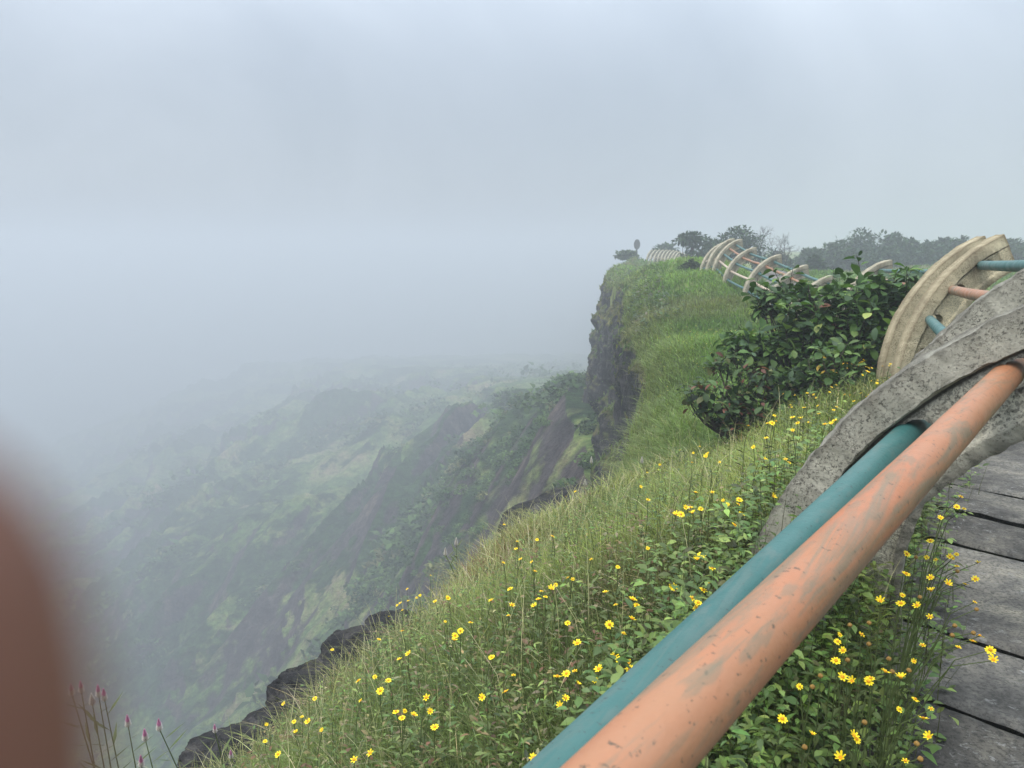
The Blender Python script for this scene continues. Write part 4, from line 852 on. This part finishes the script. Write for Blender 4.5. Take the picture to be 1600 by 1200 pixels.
def daisy(head, group, label, seed, faded=False, toward=.35):
    rnd = random.Random(seed); X, Y = head.x, head.y
    dx, dy, sm = STEMS[seed % 5]; gz = float(zg(X-dx, Y-dy)); h = max(.05, head.z-gz)
    if float(rim_d(X, Y)) < .3: gz -= .1; h += .1
    pdv = float(path_d(X-dx, Y-dy))
    if pdv < .66:       # rooted in the weeds beside the slabs, arching over them
        k = (.66-pdv)+rnd.uniform(0, .06); nx, ny = -.85*k, .52*k; dx, dy = dx-nx, dy-ny; gz = float(zg(X-dx, Y-dy)); h = max(.05, head.z-gz); P_ = [Vector((0, 0, -.02)), Vector((dx*.22, dy*.22, h*.55)), Vector((dx*.6, dy*.6, h*.9)), Vector((dx, dy, h))]
        V_, F_ = tube(P_, [.0018, .0015, .0012, .001], 5, arrays=True); sm = bpy.data.meshes.new('stem'); sm.from_pydata(V_.tolist(), [], F_.tolist()); sm.update(); sm.materials.append(M_STEM); flat_stem = True
    else: flat_stem = False
    root = tag(empty('faded_daisy' if faded else 'yellow_daisy', (X-dx, Y-dy, gz)), label, 'flower', group)
    s_ = bpy.data.objects.new('stem', sm); C.objects.link(s_); s_.parent = root; s_.scale = (1, 1, 1 if flat_stem else h/.16)
    nrm = Vector((rnd.gauss(0, .35)-.1, rnd.gauss(0, .3)-toward, 1)).normalized(); q = nrm.to_track_quat('Z', 'Y').to_euler(); sc = rnd.uniform(.62, 1.12)
    if faded:
        o = bpy.data.objects.new('seed_head', SEEDH[0]); C.objects.link(o); o.parent = root; o.location = (dx, dy, h); o.rotation_euler = q; return
    o = bpy.data.objects.new('petals', PET[rnd.choice((0, 0, 1, 1, 2, 3, 4))]); C.objects.link(o); o.parent = root; o.location = (dx, dy, h); o.rotation_euler = q; o.scale = (sc,)*3
    o2 = bpy.data.objects.new('disc', DISC[0]); C.objects.link(o2); o2.parent = root; o2.location = Vector((dx, dy, h))+nrm*.002; o2.rotation_euler = q; o2.scale = (sc,)*3
for i, (u, v) in enumerate(FL):
    right = (v-1200) > -1.04*(u-1115) and v > 690 and u > 1180
    drift = u > 1130 and v < 690
    hd = hit(u, v, .30 if drift else (.17 if right else ru.uniform(.15, .23)), t0=.95)
    if hd is None or float(rim_d(hd.x, hd.y)) < -.3: continue
    if right: daisy(hd, 'daisies between the orange pipe and the slab path', 'yellow daisy in the weeds between the orange pipe and the concrete slabs', i)
    elif drift: daisy(hd, 'daisies in front of the cream ribs', 'yellow daisy in the drift between the shrub and the lichen grey rib', i, toward=.1)
    elif u > 1000 or v > 1040: daisy(hd, 'daisies in the grass beside the teal pipe', 'yellow daisy in the grass left of the teal pipe', i)
    else: daisy(hd, 'daisies on the slope near the rocks', 'yellow daisy on the slope above the black boulders', i, toward=.2)
for i, (u, v) in enumerate(parse("452,412 558,400 557,517 667,598 685,668 532,948 821,1066 1016,468 1030,415 1150,325 1045,115 816,38 838,258 440,605 290,692 245,752 778,662 1133,455 840,1150 202,1085", 1200, 860, 3.53)):
    hd = hit(u, v, .16, t0=.95)
    if hd: daisy(hd, 'spent daisies by the slab path', 'brown spent daisy head among the weeds beside the concrete slabs', 900+i, faded=True)
# pink and white plume flowers
def spike(u, v, t, label, i, size=1., pink=True, grp='plume flowers at the lower left'):
    rnd = random.Random(i); hd = pix(u, v, t); bx, by = hd.x+rnd.uniform(0, .12), hd.y+rnd.uniform(-.05, .1)
    while float(rim_d(bx, by)) < .0: bx += .05
    gz = float(zg(bx, by))-.25; root = tag(empty('plume_flower', (bx, by, gz)), label, 'flower', grp); e = hd-Vector((bx, by, gz))
    P = [Vector((0, 0, 0)), Vector((e.x*.1, e.y*.1, e.z*.35)), Vector((e.x*.55, e.y*.55, e.z*.7)), e]
    V, F = tube(P, [.0032, .0028, .0022, .0016], 6, arrays=True); V = V.tolist(); F = F.tolist()
    for q in range(9):
        a = rnd.uniform(0, 6.28); c = P[1].lerp(P[3], q/9); r = Vector((math.cos(a), math.sin(a), .7)); s_ = r.cross(Vector((0, 0, 1))).normalized()*.006; k = len(V)
        V += [tuple(c), tuple(c+r*.03-s_), tuple(c+r*.03+s_), tuple(c+r*.075)]; F += [(k, k+1, k+3), (k, k+3, k+2)]
    me = bpy.data.meshes.new('stem'); me.from_pydata(V, [], F); me.update(); link('stem', me, M_STEM, root)
    def bracts(z0, z1, r0, r1, n, m, nm):
        V, F = [], []
        for q in range(n):
            f = q/n; a = q*2.4; z = z0+(z1-z0)*f; r = r0+(r1-r0)*f; d = Vector((math.cos(a), math.sin(a), .9)).normalized(); s_ = Vector((-math.sin(a), math.cos(a), 0))*.0028*size; c = e+Vector((0, 0, z)); k = len(V)
            V += [tuple(c), tuple(c+d*r*.6-s_), tuple(c+d*r*.6+s_), tuple(c+d*r*1.15)]; F += [(k, k+1, k+3), (k, k+3, k+2)]
        me = bpy.data.meshes.new(nm); me.from_pydata(V, [], F); me.update(); link(nm, me, m, root)
    bracts(-.012*size, .010*size, .017*size, .012*size, 60, M_WHITE, 'lower_bracts'); bracts(.008*size, .040*size, .012*size, .002*size, 90, M_PINK if pink else M_WHITE, 'spike')
for i, (u, v, lb) in enumerate([(112, 1084, 'faint pink plume flower, leftmost, half lost behind the blurred fingertip'), (127, 1080, 'pink plume flower second from the left, beside the blurred fingertip'), (144, 1099, 'mostly white plume flower under the pair of pink ones'), (154, 1086, 'small pale plume flower between two taller pink ones'),
      (163, 1092, 'pink plume flower at the right of the leftmost cluster'), (200, 1133, 'pink plume flower standing alone, highest of the right hand trio'), (227, 1155, 'pink plume flower with white star base, lowest of the right hand trio'), (249, 1139, 'slim pale pink plume flower, rightmost of the trio'),
      (336, 1143, 'small plume flower standing against the black slab'), (361, 1183, 'short plume flower among daisies at the bottom edge'), (221, 1196, 'pink plume flower cut by the bottom edge')]):
    spike(u, v, 2.75 if u < 300 else 2.95, lb, 600+i, 1.0 if u < 300 else .75, i != 2)
for i, (u, v, t, lb) in enumerate([(924, 722, 6.0, 'white plume flower on the grass rim below the dark cliff'), (914, 757, 6.0, 'smaller white plume flower on the rim, lower than its neighbour'), (1003, 722, 6.0, 'white plume flower right under the foot of the cliff'), (713, 850, 5.0, 'white plume flower on the grass crest above the valley, upper one'), (696, 866, 5.0, 'white plume flower on the grass crest above the valley, lower one')]):
    spike(u, v, t, lb, 700+i, 1.1, False, 'white plume flowers along the rim')

# ------------------------------------------------------------ the photographer's hand, one fingertip across the corner of the lens
def build_hand():
    mm = .001
    nodes = [((-30, -95, 42), 26), ((-34, -62, 30), 22), ((-24, -40, 8), 9.5), ((-14.9, -22, -11), 9.0), ((-15.6, -8.5, -14), 8.4), ((-16.3, .7, -14.5), 7.2),
             ((-24, -66, 8), 9.5), ((-12, -52, -12), 8.8), ((2, -48, -14), 8), ((12, -47, -12), 6.8), ((-22, -88, 12), 9.5), ((-8, -78, -8), 8.8), ((8, -74, -10), 8), ((18, -73, -8), 6.6), ((-20, -108, 20), 8.5), ((-8, -100, 2), 7.6), ((5, -98, -2), 7), ((13, -97, -1), 5.8),
             ((-14, -86, 58), 13), ((6, -66, 54), 10.5), ((16, -46, 44), 9.5), ((20, -34, 38), 8), ((-30, -150, 62), 21), ((-22, -230, 96), 27), ((-5, -330, 140), 36)]
    edges = [(0, 1), (1, 2), (2, 3), (3, 4), (4, 5), (1, 6), (6, 7), (7, 8), (8, 9), (0, 10), (10, 11), (11, 12), (12, 13), (0, 14), (14, 15), (15, 16), (16, 17), (0, 18), (18, 19), (19, 20), (20, 21), (0, 22), (22, 23), (23, 24)]
    K = 100.
    me = bpy.data.meshes.new('person'); me.from_pydata([tuple(np.array(n[0])*mm*K) for n in nodes], edges, []); o = bpy.data.objects.new('person', me); C.objects.link(o)
    md = o.modifiers.new('skin', 'SKIN'); md.use_smooth_shade = True; s_ = o.modifiers.new('sub', 'SUBSURF'); s_.levels = 2; s_.render_levels = 2
    for i, n in enumerate(nodes): me.skin_vertices[0].data[i].radius = (n[1]*mm*K, n[1]*mm*K)
    me.skin_vertices[0].data[0].use_root = True
    bpy.context.view_layer.update(); m2 = bpy.data.meshes.new_from_object(o.evaluated_get(bpy.context.evaluated_depsgraph_get())); bpy.data.objects.remove(o)
    m2.name = 'person'; m2.transform(Matrix.Scale(1/K, 4)); m2.transform(cam.matrix_basis.to_3x3().to_4x4()); m2.transform(Matrix.Translation((0, 0, 0)))
    m, nt, b = mat('skin', .6, .3); L(nt, cr(nt, nz(nt, 90, 4, .6), [(.3, (.115, .050, .032)), (.7, (.15, .068, .045))]), b.inputs['Base Color']); b.inputs['Subsurface Weight'].default_value = .1; b.inputs['Subsurface Radius'].default_value = (.004, .0015, .0008)
    m2.materials.clear(); o = link('person', m2, m); tag(o, 'bare hand gripping from the lower left, one out of focus fingertip over the lens', 'person')
bpy.context.view_layer.update(); build_hand()
